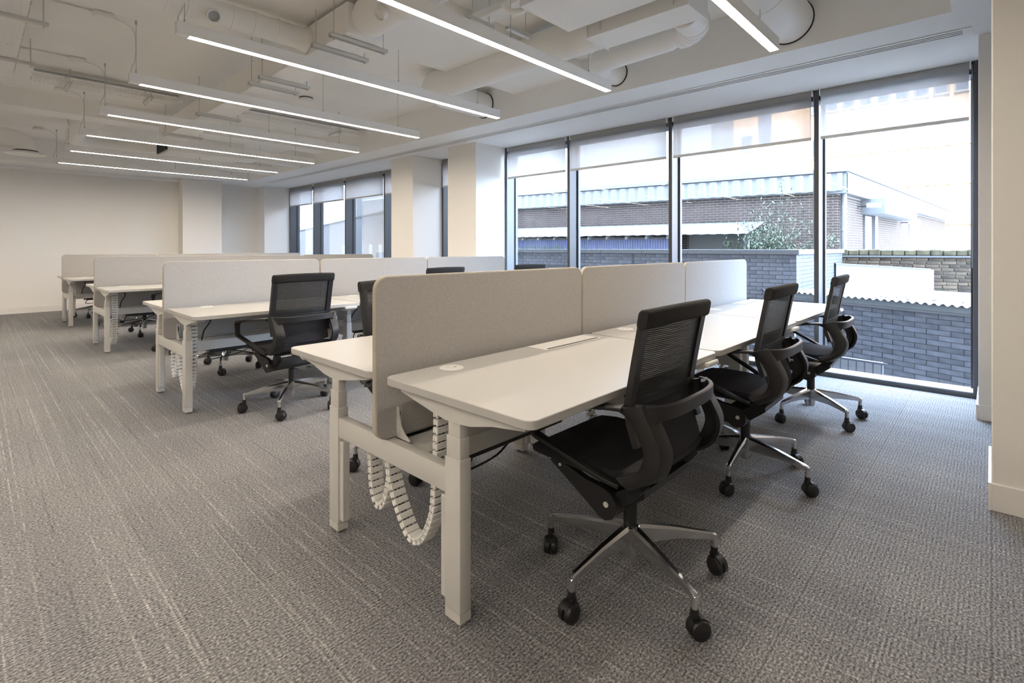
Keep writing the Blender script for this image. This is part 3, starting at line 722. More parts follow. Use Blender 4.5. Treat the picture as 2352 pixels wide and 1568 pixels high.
# trapeze hangers
HL = ['nearest the camera', 'second nearest the camera', 'beyond the third light, first of the pair', 'beyond the third light, second of the pair', 'above the fifth light', 'by the far beam']
for k, y in enumerate((3.46, 3.74, 4.78, 5.03, 6.62, 8.1)):
    h = thing('duct_hanger', 'steel trapeze hanger under the rectangular duct, ' + HL[k], 'hanger', (2.005, y, 2.7985), group='duct hangers')
    cpart('hch', 'support_channel', lambda: MB().box(-0.235, 0.235, -0.0205, 0.0205, -0.004, -0.0005).box(-0.235, 0.235, -0.0205, -0.0175, -0.030, -0.0005).box(-0.235, 0.235, 0.0175, 0.0205, -0.030, -0.0005), M['steel'], h, None, False)
    zt = ZC if not 3.15 < y < 4.1 else 3.06
    for x in (-0.205, 0.205):
        part('threaded_rod', MB().tube([(x, 0, -0.045), (x, 0, zt-2.8005)], 0.004, 6).lathe([(0.009, -0.038), (0.009, -0.030)], 6, Matrix.Translation((x, 0, 0))), M['steel'], h)
# big round ducts turning into the window bulkhead; black rings paint the shaded gap round each
r = thing('round_duct', 'large white round duct bending into the bulkhead above the middle windows', 'duct')
P = [(3.50, 2.33, 3.02), (3.50, 4.35, 3.02)] + arc_path((3.78, 4.35, 3.03), (-1, 0, 0), (0, 1, 0), 0.28, 10)[1:] + [(4.28, 4.63, 3.03), (4.419, 4.63, 3.03)]
P = [Vector(p) for p in P]
part('duct_pipe', MB().tube(P, 0.15, 30), M['duct'], r)
part('gap_shade_ring', MB().lathe([(0.149, -0.01), (0.158, -0.01), (0.158, 0.0), (0.149, 0.0)], 30, Matrix.Translation((4.4195, 4.63, 3.03)) @ Matrix.Rotation(PI/2, 4, 'Y'), False), M['black'], r)
r = thing('round_duct', 'slimmer white round duct with a ribbed bend above the right windows', 'duct')
P = [(3.98, 1.80, 3.09)] + [Vector(v) for v in ((3.98, 1.86, 3.04), (3.98, 1.95, 3.0))] + [(3.98, 2.45, 2.985)] + arc_path((4.18, 2.52, 2.98), (-1, 0, 0), (0, 1, 0), 0.20, 9)[1:] + [(4.419, 2.72, 2.98)]
part('duct_pipe', MB().tube([Vector(p) for p in P], 0.112, 26), M['duct'], r)
part('duct_elbow', MB().tube(arc_path((3.80, 1.86, 3.0), (1, 0, 0), (0, -1, 0), 0.18, 8)+[Vector((3.635, 1.66, 3.0))], 0.118, 26), M['duct'], r)
for a in (15, 35, 55, 75): 
    ca, sa = math.cos(R_(a)), math.sin(R_(a)); part('elbow_rib', collar((3.80+0.18*ca, 1.86-0.18*sa, 3.0), (sa, ca, 0), 0.118), M['duct'], r)
part('gap_shade_ring', MB().lathe([(0.112, -0.01), (0.120, -0.01), (0.120, 0.0), (0.112, 0.0)], 28, Matrix.Translation((4.4195, 2.72, 2.98)) @ Matrix.Rotation(PI/2, 4, 'Y'), False), M['black'], r)
r = thing('round_duct', 'white round duct entering the bulkhead at the top right corner', 'duct')
part('duct_pipe', MB().tube([(3.2, 1.16, 3.03), (4.419, 1.16, 3.03)], 0.17, 30), M['duct'], r)
part('gap_shade_ring', MB().lathe([(0.170, -0.01), (0.178, -0.01), (0.178, 0.0), (0.170, 0.0)], 28, Matrix.Translation((4.4195, 1.16, 3.03)) @ Matrix.Rotation(PI/2, 4, 'Y'), False), M['black'], r)
part('duct_collar', collar((3.75, 1.16, 3.03), (1, 0, 0), 0.170), M['duct'], r)
# plenum boxes
r = thing('plenum_box', 'white plenum box hung beside the ribbed duct bend', 'duct')
part('box_body', MB().box(3.34, 3.63, 1.50, 2.32, 2.905, 3.14, 0.003, 1), M['duct'], r, False)
part('box_flange', MB().box(3.325, 3.645, 1.492, 1.50, 2.895, 3.15), M['duct'], r, False)
part('box_flange', MB().box(3.325, 3.645, 2.32, 2.328, 2.895, 3.15), M['duct'], r, False)
for x, y in ((3.33, 2.2), (3.64, 2.2), (3.33, 1.6), (3.64, 1.6)): part('threaded_rod', MB().tube([(x, y, 2.93), (x, y, ZC-0.001)], 0.004, 6), M['steel'], r)
r = thing('fan_coil_unit', 'large flat white fan coil casing at the top of the view', 'air unit')
part('unit_casing', MB().box(2.66, 3.235, 0.55, 2.43, 2.95, 3.14, 0.004, 1), M['duct'], r, False)
part('drain_stub', MB().tube(catmull([(2.62, 2.55, 3.0), (2.66, 2.52, 2.95), (2.72, 2.46, 2.955), (2.74, 2.44, 3.0)], 4), 0.022, 10), M['plastic_w'], r)
for x, y in ((2.655, 2.3), (3.24, 2.3), (2.655, 0.8), (3.24, 0.8)): part('threaded_rod', MB().tube([(x, y, 2.97), (x, y, ZC-0.001)], 0.004, 6), M['steel'], r)
r = thing('cable_trunking', 'white cable trunking with support brackets beside the fan coil casing', 'cable tray')
part('trunking', MB().box(2.78, 2.90, 2.46, 3.14, 3.08, 3.14, 0.003, 1), M['duct'], r, False)
for x0, x1, y in ((2.60, 2.86, 2.90), (2.92, 3.18, 2.80)):
    part('support_channel', MB().box(x0, x1, y-0.021, y+0.021, 2.985, 2.988).box(x0, x1, y-0.021, y-0.018, 2.988, 3.02).box(x0, x1, y+0.018, y+0.021, 2.988, 3.02), M['steel'], r, False)
    for xx in (x0+0.04, x1-0.04): part('threaded_rod', MB().tube([(xx, y, 2.96), (xx, y, ZC-0.001)], 0.004, 6), M['steel'], r)
r = thing('support_channel', 'short steel channel fixed to the slab above the large round duct', 'bracket')
part('channel', MB().box(3.20, 3.46, 4.13, 4.171, ZC-0.022, ZC-0.001).box(3.2, 3.46, 4.135, 4.166, ZC-0.04, ZC-0.022), M['steel'], r, False)
# cable trays
def tray(label, x0, x1, y0, y1, z, along, supports):
    r = thing('cable_tray', label, 'cable tray')
    part('tray_base', MB().raw([(x0, y0, z), (x1, y0, z), (x1, y1, z), (x0, y1, z)], [(0, 1, 2, 3)]), M['perf_y' if along == 'y' else 'perf_x'], r, False)
    q = MB()
    if along == 'y':
        part('tray_side', MB().box(x0-0.002, x0, y0, y1, z-0.001, z+0.05), M['steel'], r, False); part('tray_side', MB().box(x1, x1+0.002, y0, y1, z-0.001, z+0.05), M['steel'], r, False)
        for y in supports:
            s = part('support_channel', MB().box(x0-0.12, x1+0.12, y-0.02, y+0.02, z-0.028, z-0.002), M['steel'], r, False)
            for x in (x0-0.09, x1+0.09): part('threaded_rod', MB().tube([(x, y, z-0.05), (x, y, ZC-0.001)], 0.005, 6), M['steel'], s)
    else:
        part('tray_side', MB().box(x0, x1, y0-0.002, y0, z-0.001, z+0.05), M['perf_s'], r, False); part('tray_side', MB().box(x0, x1, y1, y1+0.002, z-0.001, z+0.05), M['perf_s'], r, False)
        for x in supports:
            s = part('support_channel', MB().box(x-0.02, x+0.02, y0-0.09, y1+0.09, z-0.028, z-0.002), M['steel'], r, False)
            for y in (y0-0.06, y1+0.06): part('threaded_rod', MB().tube([(x, y, z-0.05), (x, y, ZC-0.001)], 0.005, 6), M['steel'], s)
        for j, dy in enumerate((0.03, 0.06, 0.09)):
            if y1-y0 > 0.1: part('tray_cable', MB().tube([(x0+0.02, y0-0.03+dy, z+0.075+0.012*j), (x1-0.04, y0-0.03+dy, z+0.075+0.012*j)], 0.008, 6), M['grey_plastic'], r)
    return r
tray('wide perforated steel cable tray at the top left corner', -0.02, 0.30, -2.0, 7.2, 3.0, 'y', (2.9, 4.25, 5.35, 6.6))
tray('perforated cable tray with cables crossing left of the rectangular duct', 0.45, 1.84, 7.45, 7.65, 3.075, 'x', (0.75, 1.5))
tray('perforated cable tray with cables right of the rectangular duct, towards the window', 2.2, 4.36, 7.45, 7.65, 3.075, 'x', (2.45, 3.95))
# duct run, elbow and diffuser on the far left
r = thing('round_duct', 'white round duct with an elbow dropping to a ceiling diffuser on the far left', 'duct')
P = [Vector((-6.9, 11.1, 2.96)), Vector((0.40, 11.1, 2.96))] + arc_path((0.40, 11.1, 2.76), (0, 0, 1), (1, 0, 0), 0.20, 8)[1:]
part('duct_pipe', MB().tube(P, 0.145, 26), M['duct'], r)
part('diffuser_disc', MB().lathe([(0.155, 2.868), (0.25, 2.835), (0.26, 2.828), (0.25, 2.822), (0.11, 2.842), (0.0, 2.845)], 32, Matrix.Translation((0.60, 11.1, -0.10)), True), M['plastic_w'], r)
part('diffuser_gap', MB().lathe([(0.148, 2.868), (0.148, 2.885)], 28, Matrix.Translation((0.60, 11.1, -0.10)), True), M['black'], r)
r = thing('flexible_duct', 'bent white duct elbow hanging between the far lights', 'duct')
part('duct_pipe', MB().tube(catmull([(1.35, 9.17, 3.10), (1.22, 9.45, 3.08), (1.10, 9.85, 3.02), (1.12, 10.3, 2.95), (1.35, 10.55, 2.93), (1.7, 10.6, 2.95), (2.18, 10.35, 2.97)], 5), 0.12, 22), M['duct'], r)
r = thing('fan_coil_unit', 'white fan coil unit with a dark open end above the far lights', 'air unit')
q = MB(); q.box(2.16, 3.30, 9.55, 10.25, 2.80, 3.06, 0.004, 1); part('unit_casing', q, M['duct'], r, False)
part('intake_grille', MB().box(2.148, 2.159, 9.58, 10.22, 2.825, 3.04), M['black_hole'], r, False)
part('unit_spigot', MB().box(3.302, 3.62, 9.62, 10.18, 2.84, 3.0, 0.004, 1), M['duct'], r, False)
part('duct_neck', MB().tube([(3.622, 9.9, 2.93), (4.419, 9.9, 2.93)], 0.11, 24), M['duct'], r)
r = thing('round_duct', 'white round duct entering the bulkhead beside the last light', 'duct')
part('duct_pipe', MB().tube(catmull([(2.9, 10.9, 2.98), (3.2, 11.15, 2.95), (3.6, 11.3, 2.93), (4.419, 11.3, 2.93)], 6), 0.12, 24), M['duct'], r)
for k, (x, y) in enumerate(((1.9, 6.35), )):
    r = thing('smoke_detector', 'round white smoke detector on the slab between the lights', 'smoke detector', (3.02, 6.55, ZC))
    part('detector_base', MB().lathe([(0.085, -0.012), (0.085, -0.001)], 24), M['black'], r); part('detector_head', MB().lathe([(0.0, -0.045), (0.05, -0.043), (0.080, -0.030), (0.082, -0.013)], 24), M['plastic_w'], r)
def conduit(label, P, r_=0.010):
    o = link('conduit', MB().tube([Vector(p) for p in P], r_, 8).done('conduit'), M['duct']); return tag(o, label, 'conduit')
conduit('thin white conduit on the slab left of the third light', [(-1.5, 3.965, ZC-0.012) if False else (-1.5, 4.13, ZC-0.012), (0.70, 4.13, ZC-0.012)])
conduit('thin white conduit on the slab left of the fourth light', [(-1.5, 5.43, ZC-0.012), (0.69, 5.43, ZC-0.012)])
conduit('thin white conduit on the slab left of the fifth light', [(-1.5, 6.905, ZC-0.012), (0.69, 6.905, ZC-0.012)])
# ------------------------------------------------------------------ outside the windows
GZ = -3.4
M['tarmac'] = mat('yard_bounce_ground', (0.26, 0.26, 0.26), 0.9, noise=0.2, nscale=3)  # unseen ground, made paler to bounce daylight up to the soffit
tag(link('ground', MB().box(6.02, 110, -60, 120, GZ-0.2, GZ).done('ground', False), M['tarmac']), kind='structure')
M['brick_dk'] = mat('dark_blue_brick', (0.062, 0.066, 0.080), 0.7, noise=0.25, nscale=9, rnd=0.28)
M['brick_wall3'] = mat('grey_blue_brick', (0.086, 0.090, 0.104), 0.75, noise=0.2, nscale=8, rnd=0.18)
M['mortar_dk'] = mat('dark_mortar', (0.055, 0.058, 0.066), 0.9)
M['mortar_lt'] = mat('pale_mortar', (0.42, 0.40, 0.365), 0.9)
M['brick_br'] = mat('brown_brick', (0.056, 0.037, 0.029), 0.85, noise=0.25, nscale=2.2)
M['coping'] = mat('grey_coping', (0.075, 0.075, 0.078), 0.6)
M['fascia'] = mat('white_profiled_sheet', (0.185, 0.187, 0.19), 0.5)
M['moss'] = mat('mossy_coping_stone', (0.062, 0.052, 0.028), 0.95, noise=0.45, nscale=7, rnd=0.2)
M['oldbrick'] = mat('weathered_brick', (0.064, 0.046, 0.031), 0.92, noise=0.45, nscale=6, rnd=0.5)
M['render_w'] = mat('white_render_panel', (0.155, 0.162, 0.175), 0.6)
M['tin'] = mat('pale_corrugated_sheet', (0.165, 0.172, 0.188), 0.5)
M['tin_b'] = mat('blue_corrugated_sheet', (0.135, 0.155, 0.27), 0.55)
M['poly'] = mat('pale_roof_sheet', (0.135, 0.145, 0.17), 0.5)
M['timber'] = mat('grey_timber', (0.20, 0.19, 0.175), 0.8)
M['orange'] = mat('orange_brick', (0.46, 0.285, 0.16), 0.9, noise=0.12, nscale=1.5)
M['paleconc'] = mat('pale_concrete', (0.26, 0.25, 0.23), 0.9)
M['greybrick'] = mat('pale_grey_brick', (0.20, 0.205, 0.21), 0.9, noise=0.15, nscale=1.2)
M['whitebrick'] = mat('white_brick', (0.30, 0.30, 0.305), 0.85, noise=0.1, nscale=3)
M['farglass'] = mat('far_window_glass', (0.075, 0.090, 0.115), 0.2, spec=0.25)
M['green'] = mat('green_leaf', (0.070, 0.098, 0.058), 0.7, noise=0.3, nscale=5)
M['bark'] = mat('grey_bark', (0.10, 0.092, 0.08), 0.9)
M['rail'] = mat('dark_railing_paint', (0.045, 0.055, 0.075), 0.5)

def fmat(P0, P1, z=0.0):      # local x along P0->P1, local y to the viewer's side, z up
    a = Vector((P1[0]-P0[0], P1[1]-P0[1], 0)); L = a.length; a.normalize(); n = Vector((a.y, -a.x, 0))
    if n.dot(Vector((-P0[0], -P0[1], 0))) < 0: n = -n
    return Matrix(((a.x, n.x, 0, P0[0]), (a.y, n.y, 0, P0[1]), (0, 0, 1, z), (0, 0, 0, 1))), L
def mpart(name, mb, m, parent, Mx, smooth=False, kind=None, label=None):
    o = link(name, mb.done(name, smooth), m, parent); o.matrix_local = Mx
    return tag(o, label, kind=kind)
def bricks(root, Mx, x0, x1, z0, z1, m, cl=0.225, ch=0.075, joint=0.010, depth=0.05, jit=0.004, cond=None):
    for k in range(3):
        key = ('brick', cl, ch, joint, k)
        if key not in CACHE:
            rnd = random.Random(k); q = MB(); e = joint/2; j = lambda: rnd.uniform(-jit, jit)*0.5
            q.box(e+j(), cl-e+j(), -depth, j(), e+j()*0.5, ch-e+j()*0.5); CACHE[key] = q.done('brick', False)
    rows = int(round((z1-z0)/ch)); n = 0
    for r_ in range(rows):
        z = z0+r_*ch; x = x0-(cl/2 if r_ % 2 else 0)
        while x < x1-0.02:
            if cond is None or cond(x, z):
                key = ('brick', cl, ch, joint, random.randrange(3))
                o = link('brick', CACHE[key], None, root)
                if not CACHE[key].materials: CACHE[key].materials.append(m)
                sx = 1.0; xx = x
                if x < x0: xx = x0; sx = (x+cl-x0)/cl
                elif x+cl > x1: sx = (x1-x)/cl
                o.matrix_local = Mx @ Matrix.Translation((xx, random.uniform(-0.003, 0.003), z)) @ Matrix.Diagonal((sx, 1, 1, 1))
                if o.data.materials[0] != m:
                    o.material_slots[0].link = 'OBJECT'; o.material_slots[0].material = m
                n += 1
            x += cl
    return n
def brick_mass(x0, x1, z0, z1, cl=0.225, ch=0.075, joint=0.012, depth=0.02, q=None):
    q = q or MB(); vs = []; fs = []
    rows = int(round((z1-z0)/ch))
    for r_ in range(rows):
        z = z0+r_*ch+joint/2; zt = z+ch-joint; x = x0-(cl/2 if r_ % 2 else 0)
        while x < x1:
            a = max(x0, x+joint/2); b = min(x1, x+cl-joint/2)
            if b-a > 0.02:
                i = len(vs); vs += [(a, 0, z), (b, 0, z), (b, 0, zt), (a, 0, zt), (a, -depth, z), (b, -depth, z), (b, -depth, zt), (a, -depth, zt)]
                fs += [(i, i+1, i+2, i+3), (i, i+4, i+5, i+1), (i+1, i+5, i+6, i+2), (i+2, i+6, i+7, i+3), (i+3, i+7, i+4, i)]
            x += cl
    return q.raw(vs, fs)
def corr(x0, x1, rows, pitch, amp, trap=False, n=8):   # rows: list of (y, z); corrugation along x, offset along local y/z normal
    vs = []; fs = []; N = int((x1-x0)/pitch*n)
    for (y, z, ny, nz) in rows:
        for i in range(N+1):
            x = x0+(x1-x0)*i/N; t = (i % n)/n
            a = amp*math.sin(2*PI*t) if not trap else amp*(1 if t < 0.4 else (-1 if 0.5 <= t < 0.9 else 0))
            vs.append((x, y+ny*a, z+nz*a))
    for k in range(len(rows)-1):
        for i in range(N):
            a = k*(N+1)+i; fs.append((a, a+1, a+N+2, a+N+1))
    return MB().raw(vs, fs)

# brick wall with flat coping right outside
r = thing('garden_wall', 'grey brick yard wall with flat dark coping outside the windows', 'wall')
MX, L = fmat((10.2, 2.56), (9.84, 11.7))
mpart('wall_core', MB().box(0, L, -0.33, -0.008, GZ, 1.125), M['mortar_dk'], r, MX)
bricks(r, MX, 0.0, 3.2, -0.075*8, 1.125, M['brick_wall3'], depth=0.02)
bricks(r, MX, 3.2625, 8.6625, 1.125-0.075*4, 1.125, M['brick_wall3'], depth=0.02)
MX2, L2 = fmat((10.2, 2.56), (14.95, 2.72))
mpart('end_core', MB().box(0.03, L2, -0.33, -0.008, GZ, 1.125), M['mortar_dk'], r, MX2)
mpart('end_brickwork', brick_mass(0.0, L2, -0.6, 1.125, joint=0.010, depth=0.008), M['brick_wall3'], r, MX2, kind='stuff')
n = 9
for k in range(n):
    mpart('coping_stone', MB().box(-0.05+k*1.02, -0.05+(k+1)*1.02-0.012, -0.38, 0.045, 1.127, 1.218, 0.004, 1), M['coping'], r, MX)
for k in range(5):
    mpart('coping_stone', MB().box(-0.04+k*0.96+(0.40 if k == 0 else 0), -0.04+(k+1)*0.96-0.012, -0.36, 0.045, 1.127, 1.217, 0.004, 1), M['paleconc'], r, MX2)
# near dark brick outbuilding with a corrugated roof
u = Vector((0.368, 0.930, 0)); A = Vector((9.10, 0.17, 0))-u*1.2; B = Vector((9.65, 1.57, 0))+u*1.75
r = thing('brick_outbuilding', 'dark brick outbuilding under a wavy corrugated roof, close outside the right window', 'outbuilding')
MX, L = fmat((A.x, A.y), (B.x, B.y))
mpart('wall_core', MB().box(0, L, -2.0, -0.010, GZ, 0.33), M['mortar_dk'], r, MX)
nb = bricks(r, MX, 0.0, L, 0.33-0.075*14, 0.33, M['brick_dk'], cl=0.29, joint=0.009, depth=0.03)
mpart('lead_flashing', MB().box(0, L, -0.02, 0.035, 0.331, 0.362), M['coping'], r, MX)
mpart('eaves_board', MB().box(0, L, -0.02, 0.018, 0.363, 0.452), mat('green_grey_board', (0.11, 0.122, 0.126), 0.6), r, MX)
mpart('roof_sheet', corr(0, L, [(0.10, 0.468, 0, 1), (-1.5, 0.42, 0, 1), (-3.2, 0.36, 0, 1), (-5.6, 0.24, 0, 1)], 0.105, 0.016), M['tin'], r, MX, True)
for k in range(16):
    x = 0.9+random.random()*2.2; y = -0.05-random.random()*0.5
    mpart('roof_bolt', MB().lathe([(0.014, 0), (0.010, 0.018)], 6, Matrix.Translation((x, y, 0.48-0.03*(-y)/1.5))), M['coping'], r, MX)
# old mossy boundary wall
r = thing('old_brick_wall', 'weathered old brick boundary wall with mossy coping', 'wall')
MX, L = fmat((15.0, 3.1), (16.75, -2.4))
mpart('wall_core', MB().box(0, L, -0.4, -0.016, GZ, 1.02), mat('old_mortar', (0.072, 0.060, 0.042), 0.95, noise=0.3, nscale=5), r, MX)
rows = 14; cnt = 0
for k in range(rows):
    z = 1.02-0.082*(k+1); x = -0.1-random.random()*0.15
    while x < L-1.1:
        l = random.uniform(0.17, 0.30); h_ = random.uniform(0.060, 0.075)
        if x > 0 and not (k > 4 and x < 1.7):
            q = MB().box(0.006, l-0.006, -0.05, random.uniform(-0.006, 0.006), 0.004, h_, 0.008, 1)
            o = mpart('brick', q, M['oldbrick'], r, MX @ Matrix.Translation((x, 0, z)) @ Matrix.Rotation(random.uniform(-0.02, 0.02), 4, 'Y')); cnt += 1
        x += l
mpart('ledge', MB().box(0, L, -0.4, 0.05, 1.022, 1.062), M['coping'], r, MX)
x = 0
while x < L:
    l = random.uniform(0.20, 0.27)
    mpart('coping_stone', MB().box(x, x+l-0.012, -0.3, 0.02+random.uniform(-0.015, 0.015), 1.063, 1.205+random.uniform(-0.012, 0.012), 0.02, 1), M['moss'], r, MX); x += l
r = thing('render_panel', 'white rendered panel standing between the corrugated roof and the old brick wall', 'panel')
MX, L = fmat((13.85, 2.64), (15.35, 1.05))
mpart('panel_board', MB().prism([(0, -0.2), (L, -0.2), (L, 0.74), (0, 0.87)], 'y', -0.10, 0.0), M['render_w'], r, MX)
mpart('panel_capping', MB().prism([(-0.02, 0.872), (L+0.01, 0.742), (L+0.01, 0.765), (-0.02, 0.897)], 'y', -0.14, 0.02), M['fascia'], r, MX)
mpart('end_trim', MB().box(L+0.001, L+0.10, -0.14, 0.0, -0.2, 0.74), mat('faded_red_trim', (0.16, 0.11, 0.13), 0.8), r, MX)
# stair railing
r = thing('stair_railing', 'dark metal railing with thin bars low outside the right window', 'railing')
MX, L = fmat((8.13, 0.985), (8.45, 3.4))
mpart('top_rail', MB().box(0, L, -0.012, 0.012, -0.275, -0.250), M['rail'], r, MX)
k = 0; x = 0.05
while x < L:
    mpart('bar', MB().box(x, x+0.014, -0.007, 0.007, -1.35, -0.275), M['rail'], r, MX); x += 0.095
mpart('bottom_rail', MB().box(0, L, -0.012, 0.012, -1.39, -1.35), M['rail'], r, MX)
tag(link('stair_landing', MB().box(8.0, 9.0, 0.9, 3.5, GZ, -1.392).done('stair_landing', False), M['paleconc']), 'pale concrete landing under the dark stair railing', 'landing')
MX, L = fmat((8.42, 1.07), (8.50, 1.75))
o = mpart('light_panel', MB().box(0, L, -0.05, 0.0, -1.39, -0.30), M['render_w'], None, MX); tag(o, 'pale panel behind the bars of the stair railing', 'panel')

# low brown brick building with white profiled fascia
C_ = (16.2, 3.05)
r = thing('brick_building', 'low brown brick building with a white ribbed fascia', 'building')
MX, L = fmat(C_, (14.69, 15.5))
mpart('front_core', MB().box(0, L, -0.6, -0.012, GZ, 2.80), M['mortar_lt'], r, MX)
mpart('front_brickwork', brick_mass(0.0, L, 0.9, 2.775, cl=0.225, joint=0.014, depth=0.012), M['brick_br'], r, MX, kind='stuff')
mpart('front_fascia', corr(-0.12, L, [(0.15, 2.80, 1, 0), (0.15, 3.27, 1, 0)], 0.33, 0.018, True, 10), M['fascia'], r, MX)
mpart('fascia_core', MB().box(-0.10, L, -0.3, 0.125, 2.801, 3.269), M['fascia'], r, MX)
mpart('front_soffit', MB().box(-0.12, L, -0.3, 0.135, 2.785, 2.80), M['fascia'], r, MX)
mpart('front_capping', MB().box(-0.16, L, -0.4, 0.19, 3.30, 3.42), M['fascia'], r, MX)
mpart('shadow_gap', MB().box(-0.14, L, -0.3, 0.13, 3.27, 3.30), M['coping'], r, MX)
MX2, L2 = fmat(C_, (38.0, 1.93))
mpart('side_core', MB().box(0, L2, -0.6, -0.012, GZ, 2.80), M['mortar_lt'], r, MX2)
mpart('side_brickwork', brick_mass(0.0, L2, 0.6, 2.70, cl=0.225, joint=0.014, depth=0.012), M['brick_br'], r, MX2, kind='stuff')
mpart('side_fascia', corr(-0.12, L2, [(0.25, 2.74, 1, 0), (0.25, 3.27, 1, 0)], 0.33, 0.008, True, 10), M['fascia'], r, MX2)
mpart('fascia_core', MB().box(-0.115, L2, -0.3, 0.238, 2.741, 3.269), M['fascia'], r, MX2)
mpart('side_soffit', MB().box(-0.12, L2, -0.3, 0.235, 2.725, 2.74), M['fascia'], r, MX2)
mpart('side_capping', MB().box(-0.16, L2, -0.4, 0.29, 3.30, 3.42), M['fascia'], r, MX2)
mpart('side_shadow_gap', MB().box(-0.14, L2, -0.3, 0.24, 3.27, 3.30), M['coping'], r, MX2)
mpart('flat_roof', MB().prism([(16.2, 3.1), (37.8, 2.0), (37.8, 15.4), (14.8, 15.4)], 'z', 2.9, 3.25), M['paleconc'], r, Matrix())
mpart('drain_pipe', MB().tube([(0.16, 0.10, 0.5), (0.16, 0.10, 2.74)], 0.075, 14), M['fascia'], r, MX2, True)
mpart('shutter', corr(2.85, 3.75, [(0.03, 0.6, 1, 0), (0.03, 2.25, 1, 0)], 0.9, 0.0), M['fascia'], r, MX2)
for k in range(20): mpart('shutter_slat', MB().box(2.85, 3.72, 0.0, 0.05, 0.62+0.082*k, 0.62+0.082*k+0.07), M['fascia'], r, MX2)
mpart('door_post', MB().box(3.85, 4.25, 0, 0.12, 0.5, 2.35), M['fascia'], r, MX2)
mpart('door_canopy', MB().box(2.6, 8.2, 0.0, 0.60, 2.28, 2.74), M['fascia'], r, MX2)
mpart('rear_door', MB().box(10.6, 13.2, -0.005, 0.03, 0.5, 2.5), M['fascia'], r, MX2)
d_ = mpart('door_glass', MB().box(11.0, 12.9, 0.031, 0.04, 0.5, 1.75), M['farglass'], r, MX2)
for x, z in ((2.0, 2.45), (8.7, 2.2)):
    b = mpart('floodlight', MB().box(x, x+0.35, 0.25, 0.55, z, z+0.12, 0, 1), M['steel'], r, MX2)
    mpart('floodlight_arm', MB().box(x+0.14, x+0.2, 0.0, 0.25, z+0.02, z+0.06), M['coping'], b, Matrix())
# roof lantern
o = thing('roof_lantern', 'small glazed roof lantern on the low brick building', 'skylight')
mpart('lantern_glass', MB().prism([(0, 0), (1.25, 0), (1.05, 0.42), (0.35, 0.42)], 'y', -0.5, 0.5), M['farglass'], o, Matrix.Translation((19.0, 11.2, 3.25)) @ Matrix.Rotation(R_(80), 4, 'Z'))
mpart('lantern_kerb', MB().box(-0.1, 1.35, -0.6, 0.6, -0.05, -0.001), M['fascia'], o, Matrix.Translation((19.0, 11.2, 3.25)) @ Matrix.Rotation(R_(80), 4, 'Z'))
# blue lean-to shed
r = thing('lean_to_shed', 'blue corrugated lean-to shed with a pale sloping roof', 'shed')
a = Vector((-0.12, 0.993, 0)); nn = Vector((-0.993, -0.12, 0)); c0 = Vector((16.2, 3.05, 0))
P0 = c0+a*3.55+nn*2.2; P1 = c0+a*10.6+nn*2.2
MX, L = fmat((P0.x, P0.y), (P1.x, P1.y))
mpart('front_cladding', corr(0, L, [(0, GZ, 1, 0), (0, 1.50, 1, 0)], 0.076, 0.012), M['tin_b'], r, MX, True)
mpart('roof_sheet', corr(-1.75, L, [(0.22, 1.615, 0, 1), (-1.0, 1.80, 0, 1), (-2.16, 2.02, 0, 1)], 0.30, 0.006), M['poly'], r, MX, True)
k = 0
while 0.3+k*0.62 < L: mpart('rafter_end', MB().box(0.3+k*0.62, 0.3+k*0.62+0.05, -0.3, 0.18, 1.505, 1.595), M['timber'], r, MX); k += 1
mpart('end_post', MB().box(-1.65, -1.52, -0.6, -0.48, GZ, 1.70), M['fascia'], r, MX)
mpart('end_wall', MB().box(-1.5, -0.02, -0.75, -0.65, GZ, 1.70), M['paleconc'], r, MX)
mpart('wall_plate', MB().box(0, L, -0.06, -0.02, 1.501, 1.56), M['timber'], r, MX)

# buddleia bush and weeds
r = thing('shrub', 'straggly green shrub growing behind the coping in front of the brown brickwork', 'shrub')
base = Vector((13.6, 3.95, 0.4)); q = MB(); lv = []; rnd = random.Random(3)
for k in range(64):
    ang = rnd.uniform(0, 2*PI); spread = rnd.uniform(0.2, 1.55); hgt = rnd.uniform(0.85, 2.55)*(1.12-0.28*spread)
    dirv = Vector((math.cos(ang)*0.45, math.sin(ang)*0.95, 0))
    pts = [base + dirv*(spread*t**1.25) + Vector((rnd.uniform(-.05, .05), rnd.uniform(-.06, .06), hgt*(t-0.30*t*t*spread*0.7))) for t in (0, 0.25, 0.5, 0.75, 1.0)]
    q.tube(catmull(pts, 2), [0.011*(1-0.09*i) for i in range(9)], 4)
    for j in range(70):
        t = rnd.uniform(0.42, 1.02)*4; i = min(int(t), 3); p = pts[i].lerp(pts[i+1], t-i)
        lv.append((p+Vector((rnd.gauss(0, .07), rnd.gauss(0, .10), rnd.gauss(0, .07))), rnd.uniform(0, 2*PI), rnd.uniform(-1.1, 0.3), rnd.uniform(0.05, 0.12)))
part('branches', q, M['bark'], r, True, kind='stuff')
vs = []; fs = []
for p, az, el, l in lv:
    d = Vector((math.cos(az)*math.cos(el), math.sin(az)*math.cos(el), math.sin(el))); s_ = d.cross(Vector((0, 0, 1))).normalized()*l*0.17; i = len(vs)
    vs += [p, p+d*l*0.5+s_, p+d*l-Vector((0, 0, l*0.12)), p+d*l*0.5-s_]; fs.append((i, i+1, i+2, i+3))
part('leaves', MB().raw(vs, fs), M['green'], r, False, kind='stuff')
vs = []; fs = []
